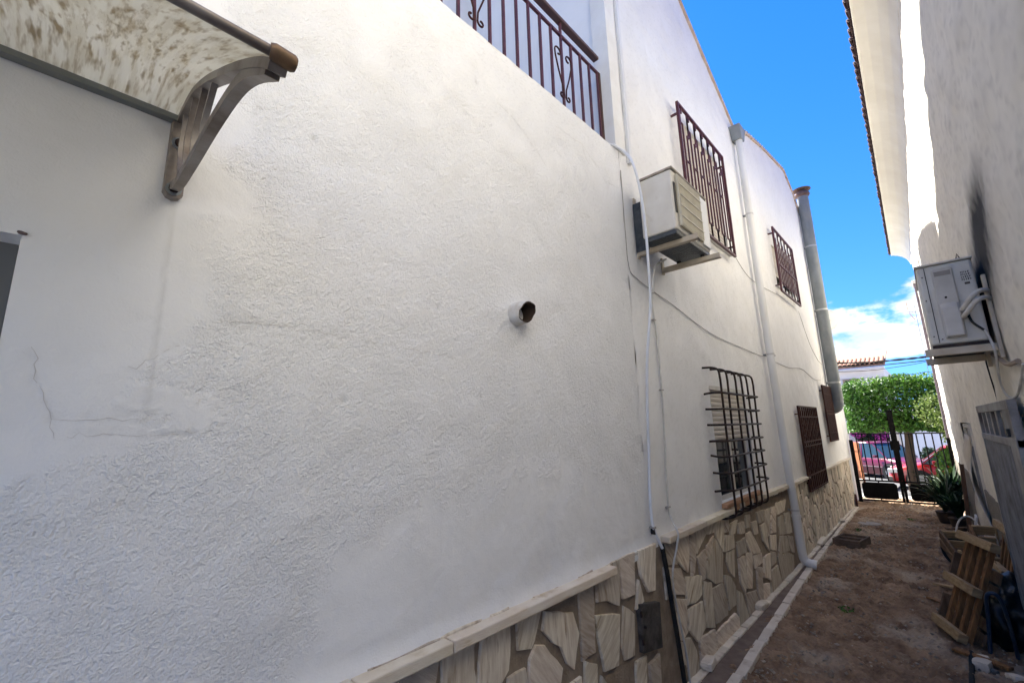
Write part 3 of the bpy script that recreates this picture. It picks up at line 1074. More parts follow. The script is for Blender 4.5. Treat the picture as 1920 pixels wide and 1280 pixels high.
TOPB = [(2.702, 6.80), (4.41, 6.35), (5.84, 5.60), (6.198, 5.42)]
W1 = (4.0, 4.98, 0.962, 1.93)
W2 = (4.0, 5.08, 3.48, 4.60)
house_wall(houseB, (2.702, 6.198), [W1, W2], TOPB, 4.7, 0.02, 101)
TOPC = [(6.202, 5.62), (6.75, 5.81), (7.72, 6.04), (9.24, 6.33), (9.83, 6.08), (10.47, 5.60), (11.15, 5.10)]
W3 = (7.25, 8.45, 3.60, 4.24)
W4 = (7.30, 8.52, 0.86, 1.78)
W5 = (9.45, 10.20, 1.34, 2.20)
house_wall(houseC, (6.202, 11.15), [W3, W4, W5], TOPC, 4.5, 0.03, 121, m=WHITE_FAR)


def body(parent, top, y0, y1, m=PLAIN):
    pts = [(-1.522, y0, 0.0)] + [(-1.522, p[0], p[1] - 0.012) for p in top] + [(-1.522, y1, 0.0)]
    MB().prism(pts, (-5.5, 0, 0)).build('masonry', m, parent)


body(houseB, TOPB, 2.703, 6.197)
body(houseC, TOPC, 6.203, 11.148)
MB().box((-1.521, 11.125, 0), (-1.404, 11.15, 5.08)).build('end_wall', PLAIN, houseC)
# return and pilaster of the middle house above the terrace
MB().box((-1.521, 2.645, 3.60), (-1.386, 2.79, 6.9)).build('pilaster', PLAIN, houseB, bevel=0.004)
MB().box((-4.2, 2.68, 3.60), (-1.522, 2.7015, 6.9)).build('return_wall', WHITE, houseB)


def roof_slab(parent, top, th, over, m, name='roof'):
    mb = MB()
    pts = [(over, p[0], p[1] + 0.004) for p in top]
    ring = [Vector(p) for p in pts] + [Vector((over, p[0], p[1] + th)) for p in reversed(top)]
    n = len(ring)
    mb.prism(ring, (-5.6, 0, 0))
    return mb.build(name, m, parent)


EDGE = mat('roof_edge', (0.60, 0.50, 0.43), 0.9, col2=(0.48, 0.36, 0.29), scale=7, bump=0.4)
roof_slab(houseB, TOPB, 0.035, -1.375, EDGE)
rC = roof_slab(houseC, TOPC, 0.03, -1.375, EDGE)


def tile_mesh(L, r, th=0.012, n=7, taper=0.85):
    """half-round clay tile: runs along +X, crown up"""
    vs_, fs_ = [], []
    for i, x in enumerate((0, L)):
        k = 1 if i == 0 else taper
        for rr in (r * k, (r - th) * k):
            for j in range(n):
                a = math.pi * j / (n - 1)
                vs_.append((x, math.cos(a) * rr, math.sin(a) * rr))
    def q(i, s, j): return i * 2 * n + s * n + j
    for j in range(n - 1):
        fs_.append((q(0, 0, j), q(0, 0, j + 1), q(1, 0, j + 1), q(1, 0, j)))
        fs_.append((q(0, 1, j), q(1, 1, j), q(1, 1, j + 1), q(0, 1, j + 1)))
        fs_.append((q(0, 0, j), q(0, 1, j), q(0, 1, j + 1), q(0, 0, j + 1)))
        fs_.append((q(1, 0, j), q(1, 0, j + 1), q(1, 1, j + 1), q(1, 1, j)))
    for s in (0, n - 1):
        fs_.append((q(0, 0, s), q(1, 0, s), q(1, 1, s), q(0, 1, s)))
    me = bpy.data.meshes.new('roof_tile')
    me.from_pydata(vs_, [], fs_)
    return me


TM = tile_mesh(0.34, 0.062)
TM.materials.append(mat('old_tile', (0.42, 0.34, 0.28), 0.9, col2=(0.30, 0.24, 0.19), scale=8, col3=(0.22, 0.20, 0.15), scale3=5, rand=.2))
y = 6.35
while y < 10.6:
    z = np.interp(y, [p[0] for p in TOPC], [p[1] for p in TOPC]) + 0.032
    shared('roof_tile', TM, houseC, Matrix.Translation((-1.385, y, z - .02)) @ Matrix.Rotation(math.pi, 4, 'Z') @ Matrix.Rotation(random.uniform(-.04, .04), 4, 'Z'))
    y += 0.135

# dado of the middle and farther houses
MB().box((-1.521, 2.80, 0.0), (-1.3985, 6.20, 0.872)).build('dado_mortar', MORTAR, houseB)
MB().box((-1.521, 6.2005, 0.0), (-1.3985, 11.15, 0.862)).build('dado_mortar', MORTAR, houseC)
for p in STONES_MID:
    stone_piece(p, houseB, grow=1.055)
for p in voronoi(6.30, 11.12, 0.03, 0.855, 118, 0.62, 0.022, 12):
    stone_piece(p, houseC, th=0.018)
for a, b in ((2.84, 3.46), (3.464, 4.055), (5.02, 5.62), (5.625, 6.19)):
    dz = random.uniform(-.003, .003)
    MB().box((-1.41, a, 0.874 + dz), (-1.338, b, 0.914 + dz)).build('coping_slab', COPING, houseB, bevel=0.005)
for a, b in ((6.26, 6.75), (6.755, 7.22), (8.42, 9.1), (9.105, 9.8), (9.805, 10.5), (10.505, 11.16)):
    dz = random.uniform(-.003, .003)
    MB().box((-1.41, a, 0.864 + dz), (-1.345, b, 0.898 + dz)).build('coping_slab', COPING, houseC, bevel=0.005)

# windows
CREAMF = mat('window_paint', (0.62, 0.60, 0.56), 0.5, col2=(0.52, 0.50, 0.46), scale=6)


def window(parent, w, shutter_to=None, mull=1, x=-1.475, fm=None, glass=GLASS):
    y0, y1, z0, z1 = w
    f = 0.035
    mb = MB()
    mb.box((x, y0, z0), (x + .03, y0 + f, z1)).box((x, y1 - f, z0), (x + .03, y1, z1)).box((x, y0 + f, z0), (x + .03, y1 - f, z0 + f)).box((x, y0 + f, z1 - f), (x + .03, y1 - f, z1))
    for k in range(mull):
        yc = y0 + (y1 - y0) * (k + 1) / (mull + 1)
        mb.box((x, yc - .025, z0 + f), (x + .032, yc + .025, z1 - f))
    o = mb.build('window', fm or CREAMF, parent)
    for k in range(mull + 1):
        a = y0 + (y1 - y0) * k / (mull + 1) + f
        b = y0 + (y1 - y0) * (k + 1) / (mull + 1) - f
        MB().box((x + .008, a, z0 + f), (x + .014, b, z1 - f)).build('pane', glass, o)
    if shutter_to:
        z = z1
        while z > shutter_to:
            mb = MB()
            vs_ = []
            for yy in (y0 + .004, y1 - .004):
                for (dx, dz) in ((0, 0), (.008, -.006), (.010, -.022), (.006, -.037), (0, -.040)):
                    vs_.append((x + .045 + dx, yy, z + dz))
            mb.add(vs_, [(i, i + 1, 5 + i + 1, 5 + i) for i in range(4)] + [(0, 1, 2, 3, 4), (9, 8, 7, 6, 5)])
            mb.build('shutter_slat', SHUTTER, o)
            z -= 0.042
    return o


window(houseB, W1, 1.50, 1)
MB().box((-1.50, 3.975, 0.925), (-1.352, 5.0, 0.960)).build('window_sill', CLAY, houseB, bevel=0.004)
for k in range(7):
    MB().box((-1.40, 4.07 + .13 * k, 0.878), (-1.362 + random.uniform(-.004, .004), 4.19 + .13 * k, 0.921)).build('sill_brick', CLAY if k % 2 else COPING, houseB, bevel=0.004)
MB().box((-1.44, 3.99, 1.905), (-1.398, 4.99, 1.945)).build('shutter_box', CREAMF, houseB, bevel=.004)
window(houseB, W2, 3.52, 1)
MB().box((-1.42, 3.97, 3.44), (-1.372, 5.11, 3.476)).build('window_sill', PLAIN, houseB, bevel=.004)
window(houseC, W3, 3.78, 1)
MB().box((-1.42, 7.22, 3.56), (-1.37, 8.48, 3.596)).build('window_sill', PLAIN, houseC, bevel=.004)
window(houseC, W4, 1.30, 1)
window(houseC, W5, 1.75, 1)

# ------------------------------------------------------------------ terrace railing
rail = thing('balcony_railing', 'brown iron terrace railing with scroll ornaments above the white wall', 'railing', (-1.46, 1.9, 3.6))
XR = -1.46
by = [-0.02 + 0.113 * i for i in range(24)]
for i, yy in enumerate(by):
    s = 0.0075
    tall = (i % 7 == 5)
    MB().box((XR - s, yy - s, 3.598), (XR + s, yy + s, 4.335 if tall else 4.222)).build('bar', BROWN_IRON, rail)
MB().box((XR - .009, -0.4, 4.223), (XR + .009, 2.60, 4.241)).build('lower_rail', BROWN_IRON, rail, bevel=.002)
MB().box((XR - .024, -0.4, 4.336), (XR + .024, 2.585, 4.362)).build('handrail', mat('handrail_paint', (0.085, 0.045, 0.04), 0.5), rail, bevel=.005)
MB().box((XR - .012, 2.588, 3.598), (XR + .012, 2.608, 4.236)).build('end_post', mat('end_post_paint', (0.075, 0.040, 0.03), 0.6), rail)


def scroll(cy, cz, r, s, dirn, x):
    pts = []
    for k in range(15):
        a = k / 14 * 1.6 * math.pi
        rr = r * (1 - 0.55 * k / 14)
        pts.append((x, cy + s * rr * math.cos(a), cz + dirn * rr * math.sin(a)))
    return pts


for yy in (by[12], by[19]):
    for s in (-1, 1):
        p = scroll(yy + s * .055, 4.06, .036, s, 1, XR + .012)[::-1] + [(XR + .012, yy + s * .088, 4.02), (XR + .012, yy + s * .06, 3.92), (XR + .012, yy + s * .015, 3.80)] + scroll(yy + s * .035, 3.745, .024, -s, -1, XR + .012)
        MB().tube(p, 0.0055, 6).build('scroll', RUSTY_BROWN, rail, smooth=True)


# ------------------------------------------------------------------ awning over the near doorway
aw = thing('door_awning', 'dirty translucent plastic door awning with curved metal bracket', 'awning', (-1.4, 0.17, 2.24))
PROF = [(-1.398, 2.470), (-1.30, 2.468), (-1.20, 2.450), (-1.06, 2.392), (-0.93, 2.325), (-0.82, 2.265), (-0.74, 2.218), (-0.66, 2.168), (-0.60, 2.125)]
pr = smoothline([(p[0], 0, p[1]) for p in PROF], 4)


def awning_material():
    m = mat('dirty_polycarbonate', (0.72, 0.69, 0.59), 0.45, col2=(0.52, 0.46, 0.35), scale=22, lo=0.50, hi=0.64, detail=4, stretch=(.28, 3.2, .28), col3=(0.84, 0.82, 0.74), scale3=9, lo3=0.5, hi3=0.68, bump=0.3, bscale=60)
    n, l = m.node_tree.nodes, m.node_tree.links
    b = n['Principled BSDF']
    src = b.inputs['Base Color'].links[0].from_socket
    t = n.new('ShaderNodeTexCoord')
    mp_ = n.new('ShaderNodeMapping')
    mp_.inputs['Scale'].default_value = (5, 55, 5)
    l.new(t.outputs['Object'], mp_.inputs[0])
    nn = n.new('ShaderNodeTexNoise')
    nn.inputs['Scale'].default_value = 1.0
    nn.inputs['Detail'].default_value = 4
    l.new(mp_.outputs[0], nn.inputs['Vector'])
    mr = n.new('ShaderNodeMapRange')
    mr.inputs['From Min'].default_value = 0.46
    mr.inputs['From Max'].default_value = 0.60
    l.new(nn.outputs['Fac'], mr.inputs['Value'])
    mx = n.new('ShaderNodeMix')
    mx.data_type = 'RGBA'
    l.new(mr.outputs[0], mx.inputs['Factor'])
    l.new(src, mx.inputs['A'])
    mx.inputs['B'].default_value = (0.80, 0.78, 0.69, 1)
    # lichen specks
    v = n.new('ShaderNodeTexNoise')
    v.inputs['Scale'].default_value = 1.0
    v.inputs['Detail'].default_value = 2
    mp3 = n.new('ShaderNodeMapping')
    mp3.inputs['Scale'].default_value = (9, 62, 9)
    l.new(t.outputs['Object'], mp3.inputs[0])
    l.new(mp3.outputs[0], v.inputs['Vector'])
    mr2 = n.new('ShaderNodeMapRange')
    mr2.inputs['From Min'].default_value = 0.54
    mr2.inputs['From Max'].default_value = 0.72
    l.new(v.outputs['Fac'], mr2.inputs['Value'])
    mx2 = n.new('ShaderNodeMix')
    mx2.data_type = 'RGBA'
    l.new(mr2.outputs[0], mx2.inputs['Factor'])
    l.new(mx.outputs['Result'], mx2.inputs['A'])
    mx2.inputs['B'].default_value = (0.42, 0.355, 0.25, 1)
    l.new(mx2.outputs['Result'], b.inputs['Base Color'])
    tr = n.new('ShaderNodeBsdfTranslucent')
    l.new(mx2.outputs['Result'], tr.inputs['Color'])
    ms = n.new('ShaderNodeMixShader')
    ms.inputs[0].default_value = 0.74
    l.new(b.outputs[0], ms.inputs[1])
    l.new(tr.outputs[0], ms.inputs[2])
    l.new(ms.outputs[0], n['Material Output'].inputs['Surface'])
    return m


mb = MB()
vs_, fs_ = [], []
n_ = len(pr)
for yy in (-1.15, 0.178):
    for th in (0, .008):
        for p in pr:
            vs_.append((p.x, yy, p.z + th))
for i in range(n_ - 1):
    a = lambda s, t, k: s * 2 * n_ + t * n_ + k
    fs_ += [(a(0, 0, i), a(0, 0, i + 1), a(1, 0, i + 1), a(1, 0, i)), (a(0, 1, i), a(1, 1, i), a(1, 1, i + 1), a(0, 1, i + 1)), (a(1, 0, i), a(1, 0, i + 1), a(1, 1, i + 1), a(1, 1, i)), (a(0, 0, i), a(0, 1, i), a(0, 1, i + 1), a(0, 0, i + 1))]
mb.add(vs_, fs_)
mb.build('sheet', awning_material(), aw, smooth=True)
MB().box((-1.40, -1.16, 2.452), (-1.375, 0.165, 2.468)).build('wall_rail', mat('rail_grey', (0.22, 0.23, 0.22), 0.5, 0.4), aw)
fr = MB()
fr.tube([(-0.595, -1.2, 2.128), (-0.595, 0.16, 2.128)], 0.0075, 10)
fr.build('front_rail', ALU, aw, smooth=True)
mb = MB()
mb.tube([(-0.593, 0.158, 2.126), (-0.592, 0.163, 2.126), (-0.592, 0.188, 2.124), (-0.592, 0.192, 2.124)], [0.0105, 0.0125, 0.0125, 0.010], 12)
mb.build('end_cap', BRONZE, aw, smooth=True)
# bracket: curved top chord, swept lower arm, wall plate, curved ties
def strip(pts, th, y0, y1):
    """a bent flat strip: pts in (x,z), th deep"""
    P = [Vector((p[0], 0, p[1])) for p in pts]
    mb = MB()
    vs_, fs_ = [], []
    for i, p in enumerate(P):
        t = (P[min(i + 1, len(P) - 1)] - P[max(i - 1, 0)]).normalized()
        nr = Vector((-t.z, 0, t.x))
        w = th[i] if isinstance(th, (list, tuple)) else th
        for yy in (y0, y1):
            vs_.append((p.x + nr.x * w / 2, yy, p.z + nr.z * w / 2))
            vs_.append((p.x - nr.x * w / 2, yy, p.z - nr.z * w / 2))
    k = len(P)
    for i in range(k - 1):
        o = i * 4
        fs_ += [(o, o + 2, o + 6, o + 4), (o + 1, o + 5, o + 7, o + 3), (o, o + 4, o + 5, o + 1), (o + 2, o + 3, o + 7, o + 6)]
    fs_ += [(0, 1, 3, 2), (4 * k - 4, 4 * k - 2, 4 * k - 1, 4 * k - 3)]
    return mb.add(vs_, fs_)


Y0b, Y1b = 0.160, 0.184
top_pts = [(p.x, p.z - 0.013) for p in pr]
strip(top_pts, 0.016, Y0b, Y1b).build('top_chord', ALU, aw, smooth=True)
low = smoothline([(-1.386, 0, 2.262), (-1.30, 0, 2.236), (-1.15, 0, 2.228), (-0.97, 0, 2.226), (-0.82, 0, 2.212), (-0.72, 0, 2.178), (-0.62, 0, 2.120)], 4)
strip([(p.x, p.z) for p in low], 0.020, Y0b + .002, Y1b - .002).build('lower_arm', ALU, aw, smooth=True)
mb = MB()
pl = [(0.150, 2.242), (0.158, 2.230), (0.172, 2.225), (0.186, 2.230), (0.194, 2.242), (0.194, 2.45), (0.150, 2.45)]
mb.prism([(-1.398, p[0], p[1]) for p in pl], (0.022, 0, 0)).build('wall_plate', ALU, aw, bevel=.004)
for zz in (2.252, 2.385):
    MB().tube([(-1.38, 0.172, zz), (-1.366, 0.172, zz)], 0.012, 10).build('bolt', DARK_IRON, aw)
    MB().tube([(-1.377, 0.172, zz), (-1.372, 0.172, zz)], 0.018, 12).build('washer', GALV, aw)
for (x0, z0, x1, z1, bend) in ((-1.33, 2.455, -1.30, 2.24, .03), (-1.22, 2.44, -1.24, 2.238, .035), (-1.11, 2.40, -1.17, 2.235, .03), (-1.01, 2.352, -1.09, 2.232, .025)):
    ps = smoothline([(x0, 0, z0), ((x0 + x1) / 2 - bend, 0, (z0 + z1) / 2), (x1, 0, z1)], 5)
    strip([(p.x, p.z) for p in ps], 0.008, Y0b + .006, Y1b - .006).build('tie', ALU, aw, smooth=True)

# ------------------------------------------------------------------ window grilles
g = thing('window_grille', 'bulging dark wrought-iron grille over the lower window with half-closed shutter', 'window grille', (-1.4, 4.4, 0.86))
xg = -1.28
for yy in (3.94, 4.12, 4.34, 4.51, 4.68, 4.88):
    r = .009
    j = random.uniform(-.01, .01)
    p = smoothline([(-1.40, yy - .06, 2.085), (-1.34, yy - .01, 2.085), (-1.29, yy, 2.06), (xg, yy, 1.98)], 4) + [(xg + j, yy + j, 1.5)] + smoothline([(xg, yy, 0.97), (-1.285, yy, 0.89), (-1.33, yy - .02, 0.862), (-1.40, yy - .07, 0.860)], 4)
    MB().tube(p, r, 8).build('vertical_bar', DARK_IRON, g, smooth=True)
for zz in (1.865, 1.73, 1.60, 1.47, 1.345, 1.215, 1.08):
    j = random.uniform(-.01, .01)
    p = smoothline([(-1.40, 3.86, zz + j), (-1.34, 3.865, zz), (-1.275, 3.90, zz), (xg + .016, 3.97, zz)], 4) + [(xg + .017, 4.45, zz + j * .5)] + smoothline([(xg + .016, 4.86, zz), (-1.275, 4.95, zz), (-1.33, 5.02, zz), (-1.40, 5.03, zz)], 4)
    MB().tube(p, .009, 8).build('horizontal_bar', DARK_IRON, g, smooth=True)


def flat_grille(label, y0, y1, z0, z1, x, nb, m, base_y, fancy=True, mid=(), bw=.0065, stand=True):
    g = thing('window_grille', label, 'window grille', (-1.4, base_y, z0))
    w = .012
    MB().box((x - w, y0, z0), (x + w, y0 + .022, z1)).build('frame_bar', m, g)
    MB().box((x - w, y1 - .022, z0), (x + w, y1, z1)).build('frame_bar', m, g)
    MB().box((x - w, y0 + .022, z0), (x + w, y1 - .022, z0 + .022)).build('frame_bar', m, g)
    MB().box((x - w, y0 + .022, z1 - .022), (x + w, y1 - .022, z1)).build('frame_bar', m, g)
    for zz in mid:
        MB().box((x - w * .8, y0 + .022, zz - .009), (x + w * .8, y1 - .022, zz + .009)).build('cross_bar', m, g)
    H = z1 - z0
    for k in range(nb):
        yy = y0 + (y1 - y0) * (k + 1) / (nb + 1)
        mb = MB()
        if fancy:
            # bars that step sideways near both ends, key-pattern fashion
            d = (y1 - y0) / (nb + 1) * .5 * (1 if k % 2 else -1)
            a, b = z0 + .14 * H, z1 - (.24 if k % 2 else .17) * H
            mb.box((x - bw, yy - bw, a), (x + bw, yy + bw, b))
            mb.box((x - bw, min(yy, yy + d) - bw, b), (x + bw, max(yy, yy + d) + bw, b + 2 * bw))
            mb.box((x - bw, yy + d - bw, b + 2 * bw), (x + bw, yy + d + bw, z1 - .023 if k % 2 else z1 - .07 * H))
            if not k % 2:
                mb.box((x - bw, min(yy, yy + d) - bw, z1 - .07 * H), (x + bw, max(yy, yy + d) + bw, z1 - .07 * H + 2 * bw))
                mb.box((x - bw, yy - bw, z1 - .07 * H + 2 * bw), (x + bw, yy + bw, z1 - .023))
            mb.box((x - bw, min(yy, yy + d) - bw, a - 2 * bw), (x + bw, max(yy, yy + d) + bw, a))
            mb.box((x - bw, yy + d - bw, z0 + .023), (x + bw, yy + d + bw, a - 2 * bw))
        else:
            mb.box((x - bw, yy - bw, z0 + .023), (x + bw, yy + bw, z1 - .023))
        mb.build('bar', m, g)
    if fancy:
        for k in range(1, nb, 2):
            yy = y0 + (y1 - y0) * (k + .5) / (nb + 1)
            zz = z0 + H * .52
            MB().box((x - bw, yy - (y1 - y0) / (nb + 1) * .5, zz), (x + bw, yy + (y1 - y0) / (nb + 1) * .5, zz + .012)).build('tie', m, g)
    if stand:
        for zz in (z0 + .1 * H, z1 - .1 * H):
            for yy in (y0 + .011, y1 - .011):
                MB().box((-1.40, yy - .009, zz - .009), (x - w + .002, yy + .009, zz + .009)).build('wall_stay', m, g)
    return g


flat_grille('large purple-brown iron grille on the upper window behind the air conditioner', 3.80, 5.06, 3.40, 4.63, -1.33, 13, BROWN_IRON, 4.4)
flat_grille('smaller purple-brown iron grille on the upper window between drainpipe and flue', 7.12, 8.38, 3.46, 4.46, -1.33, 11, BROWN_IRON, 7.8, mid=(3.9,))
flat_grille('brown iron lattice screen over the ground-floor window beyond the drainpipe', 7.10, 8.38, 0.70, 1.83, -1.35, 9, RUSTY_BROWN, 7.7, fancy=False, mid=(0.90, 1.28, 1.34, 1.68), bw=.009)
gd = bpy.data.objects[[o.name for o in bpy.data.objects if o.get('label', '').startswith('brown iron lattice')][0]]
for (za, zb) in ((0.91, 1.27), (1.35, 1.67)):
    k = 7.12
    while k < 8.36:
        for s in (-1, 1):
            a, b = (k, k + .17) if s > 0 else (k + .17, k)
            if max(a, b) < 8.36:
                MB().bar((-1.352, a, za), (-1.352, b, zb), .012, .008, (1, 0, 0)).build('lattice_bar', RUSTY_BROWN, gd)
        k += .085
MB().box((-1.362, 7.12, 0.70), (-1.352, 8.36, 0.885)).build('kick_plate', RUSTY_BROWN, gd)
flat_grille('narrow brown iron screen on the ground-floor window beside the flue', 9.22, 10.05, 1.27, 2.23, -1.35, 14, RUSTY_BROWN, 9.6, fancy=False, mid=(1.42, 1.74, 1.79, 2.08), bw=.012)

# ------------------------------------------------------------------ air conditioner on the middle house
ac = thing('air_conditioner', 'cream outdoor air conditioner unit on wall brackets under the upper grille', 'air conditioner', (-1.4, 2.95, 2.78))
ax0, ax1, ay0, ay1, az0, az1 = -1.29, -1.05, 2.74, 3.36, 2.882, 3.315
mb = MB().box((ax0, ay0, az0), (ax1, ay1, az1))
mb.build('casing', ACWHITE, ac, bevel=.012)
MB().box((ax0 - .006, ay0 - .008, az1 + .001), (ax1 + .012, ay1 + .006, az1 + .016)).build('top_cover', mat('unit_top', (0.42, 0.39, 0.34), 0.6, col2=(0.2, 0.17, 0.14), scale=7), ac, bevel=.005)
MB().box((ax1 + .001, ay0 + .055, az0 + .03), (ax1 + .020, ay0 + .45, az1 - .02)).build('front_grille', ACGRILLE, ac, bevel=.006)
for k in range(30):
    yy = ay0 + .065 + k * .375 / 29
    MB().box((ax1 + .0205, yy - .0018, az0 + .04), (ax1 + .0245, yy + .0018, az1 - .03)).build('fin', ACGRILLE, ac)
for zz in (az0 + .10, az0 + .18, az0 + .26, az0 + .34):
    MB().box((ax1 + .0246, ay0 + .058, zz - .003), (ax1 + .029, ay0 + .448, zz + .003)).build('grille_stay', mat('stay_cream', (0.7, 0.67, 0.58), .6), ac)
MB().box((ax1 + .0012, ay0 + .016, az0 + .12), (ax1 + .006, ay0 + .042, az0 + .34)).build('grip_slot', BLACK, ac)
MB().box((ax1 + .001, ay0 + .46, az0 + .02), (ax1 + .012, ay1 - .01, az1 - .02)).build('service_panel', PVC, ac, bevel=.004)
MB().box((ax0 + .004, ay0 + .006, az0 - .035), (ax1 - .004, ay1 - .006, az0 - .001)).build('underside', TAR, ac, bevel=.006)
MB().box((-1.395, ay0 + .10, 2.84), (ax0 - .004, ay0 + .19, 3.22)).build('rear_coil', TAR, ac)
for yy, zz in ((2.866, 2.815), (3.262, 2.79)):
    MB().box((-1.3985, yy - .018, zz - .015), (-1.384, yy + .018, zz + .46 if yy < 3 else zz + .12)).build('bracket_plate', ACBRACKET, ac, bevel=.003)
    mb = MB()
    mb.box((-1.383, yy - .02, zz), (-0.955, yy + .02, zz + .008)).box((-1.383, yy - .02, zz + .008), (-0.955, yy - .013, zz + .036))
    mb.build('bracket_arm', ACBRACKET, ac, bevel=.002)
    for xx in (-1.26, -1.08):
        MB().tube([(xx, yy, zz + .009), (xx, yy, 2.846)], .016, 8).build('rubber_foot', RUBBER, ac)

# ------------------------------------------------------------------ gutter box, drainpipe, flue, dish, vent
dp = thing('drainpipe', 'white plastic drainpipe with galvanised hopper between the middle and farther white houses', 'drainpipe', (-1.33, 6.0, 0.05))
pp = smoothline([(-1.325, 5.90, 5.26), (-1.325, 5.90, 4.0), (-1.325, 5.92, 2.6), (-1.325, 5.99, 1.2), (-1.325, 6.05, 0.55)], 6)
MB().tube(pp, .042, 20).build('pipe', PVC, dp, smooth=True)
el = smoothline([(-1.325, 6.047, 0.57), (-1.325, 6.06, 0.30), (-1.322, 6.075, 0.145), (-1.30, 6.08, 0.085), (-1.225, 6.09, 0.062)], 5)
MB().tube(el, .0445, 20).build('shoe', PVC, dp, smooth=True)
MB().tube([(-1.325, 6.045, .555), (-1.325, 6.046, .58)], .050, 20).build('collar', PVC, dp, smooth=True)
MB().tube([(-1.25, 6.087, .066), (-1.205, 6.093, .058)], .049, 20).build('shoe_rim', PVC, dp, smooth=True)
for z_, y_ in ((0.62, 6.04), (2.4, 5.93), (4.2, 5.90)):
    MB().tube([(-1.325, y_, z_), (-1.325, y_, z_ + .02)], .0455, 18).build('clip', mat('clip_grey', (0.5, 0.5, 0.5), .5), dp)
    MB().box((-1.398, y_ - .012, z_), (-1.365, y_ + .012, z_ + .02)).build('clip_stay', GALV, dp)
mb = MB()
mb.hexa([(-1.39, 5.84, 5.26), (-1.275, 5.84, 5.26), (-1.275, 5.97, 5.26), (-1.39, 5.97, 5.26), (-1.40, 5.78, 5.44), (-1.262, 5.78, 5.44), (-1.262, 6.02, 5.44), (-1.40, 6.02, 5.44)])
mb.build('hopper', GALV, dp, bevel=.004)

fl = thing('flue_pipe', 'tall galvanised steel flue pipe with cap at the far corner of the white house', 'flue', (-1.28, 10.1, 1.9))
FX, FY = -1.285, 10.15
segs = [(1.98, 2.62), (2.62, 3.62), (3.62, 4.62), (4.62, 5.55), (5.55, 6.12)]
for a, b in segs:
    MB().tube([(FX, FY, a), (FX, FY, a + .004), (FX, FY, b - .05), (FX, FY, b - .02), (FX, FY, b)], [.098, .1, .1, .103, .103], 24, cap=False).build('pipe_length', GALV, fl, smooth=True)
el = smoothline([(FX, FY, 2.0), (FX - .005, FY, 1.92), (FX - .04, FY, 1.86), (FX - .12, FY, 1.83)], 5)
MB().tube(el, .099, 24).build('elbow', GALV, fl, smooth=True)
MB().tube([(FX, FY, 6.09), (FX, FY, 6.13), (FX, FY, 6.16), (FX, FY, 6.21)], [.105, .135, .135, .10], 24).build('neck_ring', GALV_RUST, fl, smooth=True)
MB().tube([(FX, FY, 6.25), (FX, FY, 6.255), (FX, FY, 6.31)], [.165, .165, .02], 24).build('cap', GALV_RUST, fl, smooth=True)
for k in range(3):
    a = k * 2.1
    MB().tube([(FX + .1 * math.cos(a), FY + .1 * math.sin(a), 6.19), (FX + .12 * math.cos(a), FY + .12 * math.sin(a), 6.262)], .006, 6).build('cap_stay', GALV_RUST, fl)
for z_ in (2.3, 3.7, 5.0):
    MB().tube([(FX, FY, z_), (FX, FY, z_ + .03)], .1045, 24, cap=False).build('pipe_band', mat('band', (.45, .46, .46), .4, .5), fl)
    MB().box((-1.40, FY - .015, z_), (FX - .09, FY + .015, z_ + .03)).build('wall_stay', GALV, fl)

sd = thing('satellite_dish', 'pale round satellite dish half hidden behind the flue pipe', 'satellite dish', (-1.30, 11.2, 3.7))
mb = MB()
vs_, fs_ = [(-1.30, 11.30, 3.72)], []
c0, nv = Vector((-1.36, 11.32, 3.72)), Vector((-0.45, 0.9, 0.25)).normalized()
u_ = nv.cross(Vector((0, 0, 1))).normalized()
w_ = u_.cross(nv)
vs_ = []
for i in range(6):
    r = .23 * i / 5
    for j in range(24):
        a = 2 * math.pi * j / 24
        vs_.append(c0 + u_ * r * math.cos(a) + w_ * r * math.sin(a) + nv * (r * r * 1.1))
for i in range(5):
    for j in range(24):
        fs_.append((i * 24 + j, i * 24 + (j + 1) % 24, (i + 1) * 24 + (j + 1) % 24, (i + 1) * 24 + j))
mb.add(vs_, fs_)
do = mb.build('dish', mat('dish_paint', (.62, .62, .60), .5), sd, smooth=True)
sm = do.modifiers.new('solid', 'SOLIDIFY')
sm.thickness = .008
MB().tube([c0 - nv * .01, c0 - nv * .10, (-1.40, 11.10, 3.62)], .016, 8).build('mount', GALV, sd)
MB().tube([c0 - w_ * .2 + nv * .05, c0 + nv * .26], .008, 6).build('feed_arm', GALV, sd)
MB().tube([c0 + nv * .24, c0 + nv * .30], .025, 10).build('feed_head', PVC, sd)

vp = thing('vent_pipe', 'short white vent pipe with broken brown mouth sticking out of the stucco wall', 'vent pipe', (-1.4, 1.52, 2.14))
axis = Vector((1.0, 0.16, 0.06)).normalized()
u_ = Vector((0, 1, 0)) - axis * axis.y
u_.normalize()
w_ = axis.cross(u_)
c0 = Vector((-1.425, 1.515, 2.145))
vs_, fs_ = [], []
NN = 28
for ring, (d, r) in enumerate(((0, .056), (.03, .056), (.055, .055), (.075, .053), (None, .052), (None, .046), (.06, .046), (.0, .046))):
    for j in range(NN):
        a = 2 * math.pi * j / NN
        dd = d
        if d is None:
            dd = .098 + .020 * math.sin(a * 1 + 0.6) + .004 * math.sin(3 * a) + .002 * math.sin(9 * a + 1)
        dent = 1 - .13 * max(0, math.cos(a - 2.4)) * (ring in (4, 5))
        vs_.append(c0 + axis * dd + (u_ * math.cos(a) + w_ * math.sin(a)) * r * dent)
for i in range(7):
    for j in range(NN):
        fs_.append((i * NN + j, i * NN + (j + 1) % NN, (i + 1) * NN + (j + 1) % NN, (i + 1) * NN + j))
mb = MB()
mb.add(vs_, fs_[:4 * NN])
mb.build('pipe', mat('painted_pipe', (.66, .66, .65), .8, col2=(.50, .46, .40), scale=14, bump=.6, bscale=50), vp, smooth=True)
mb = MB()
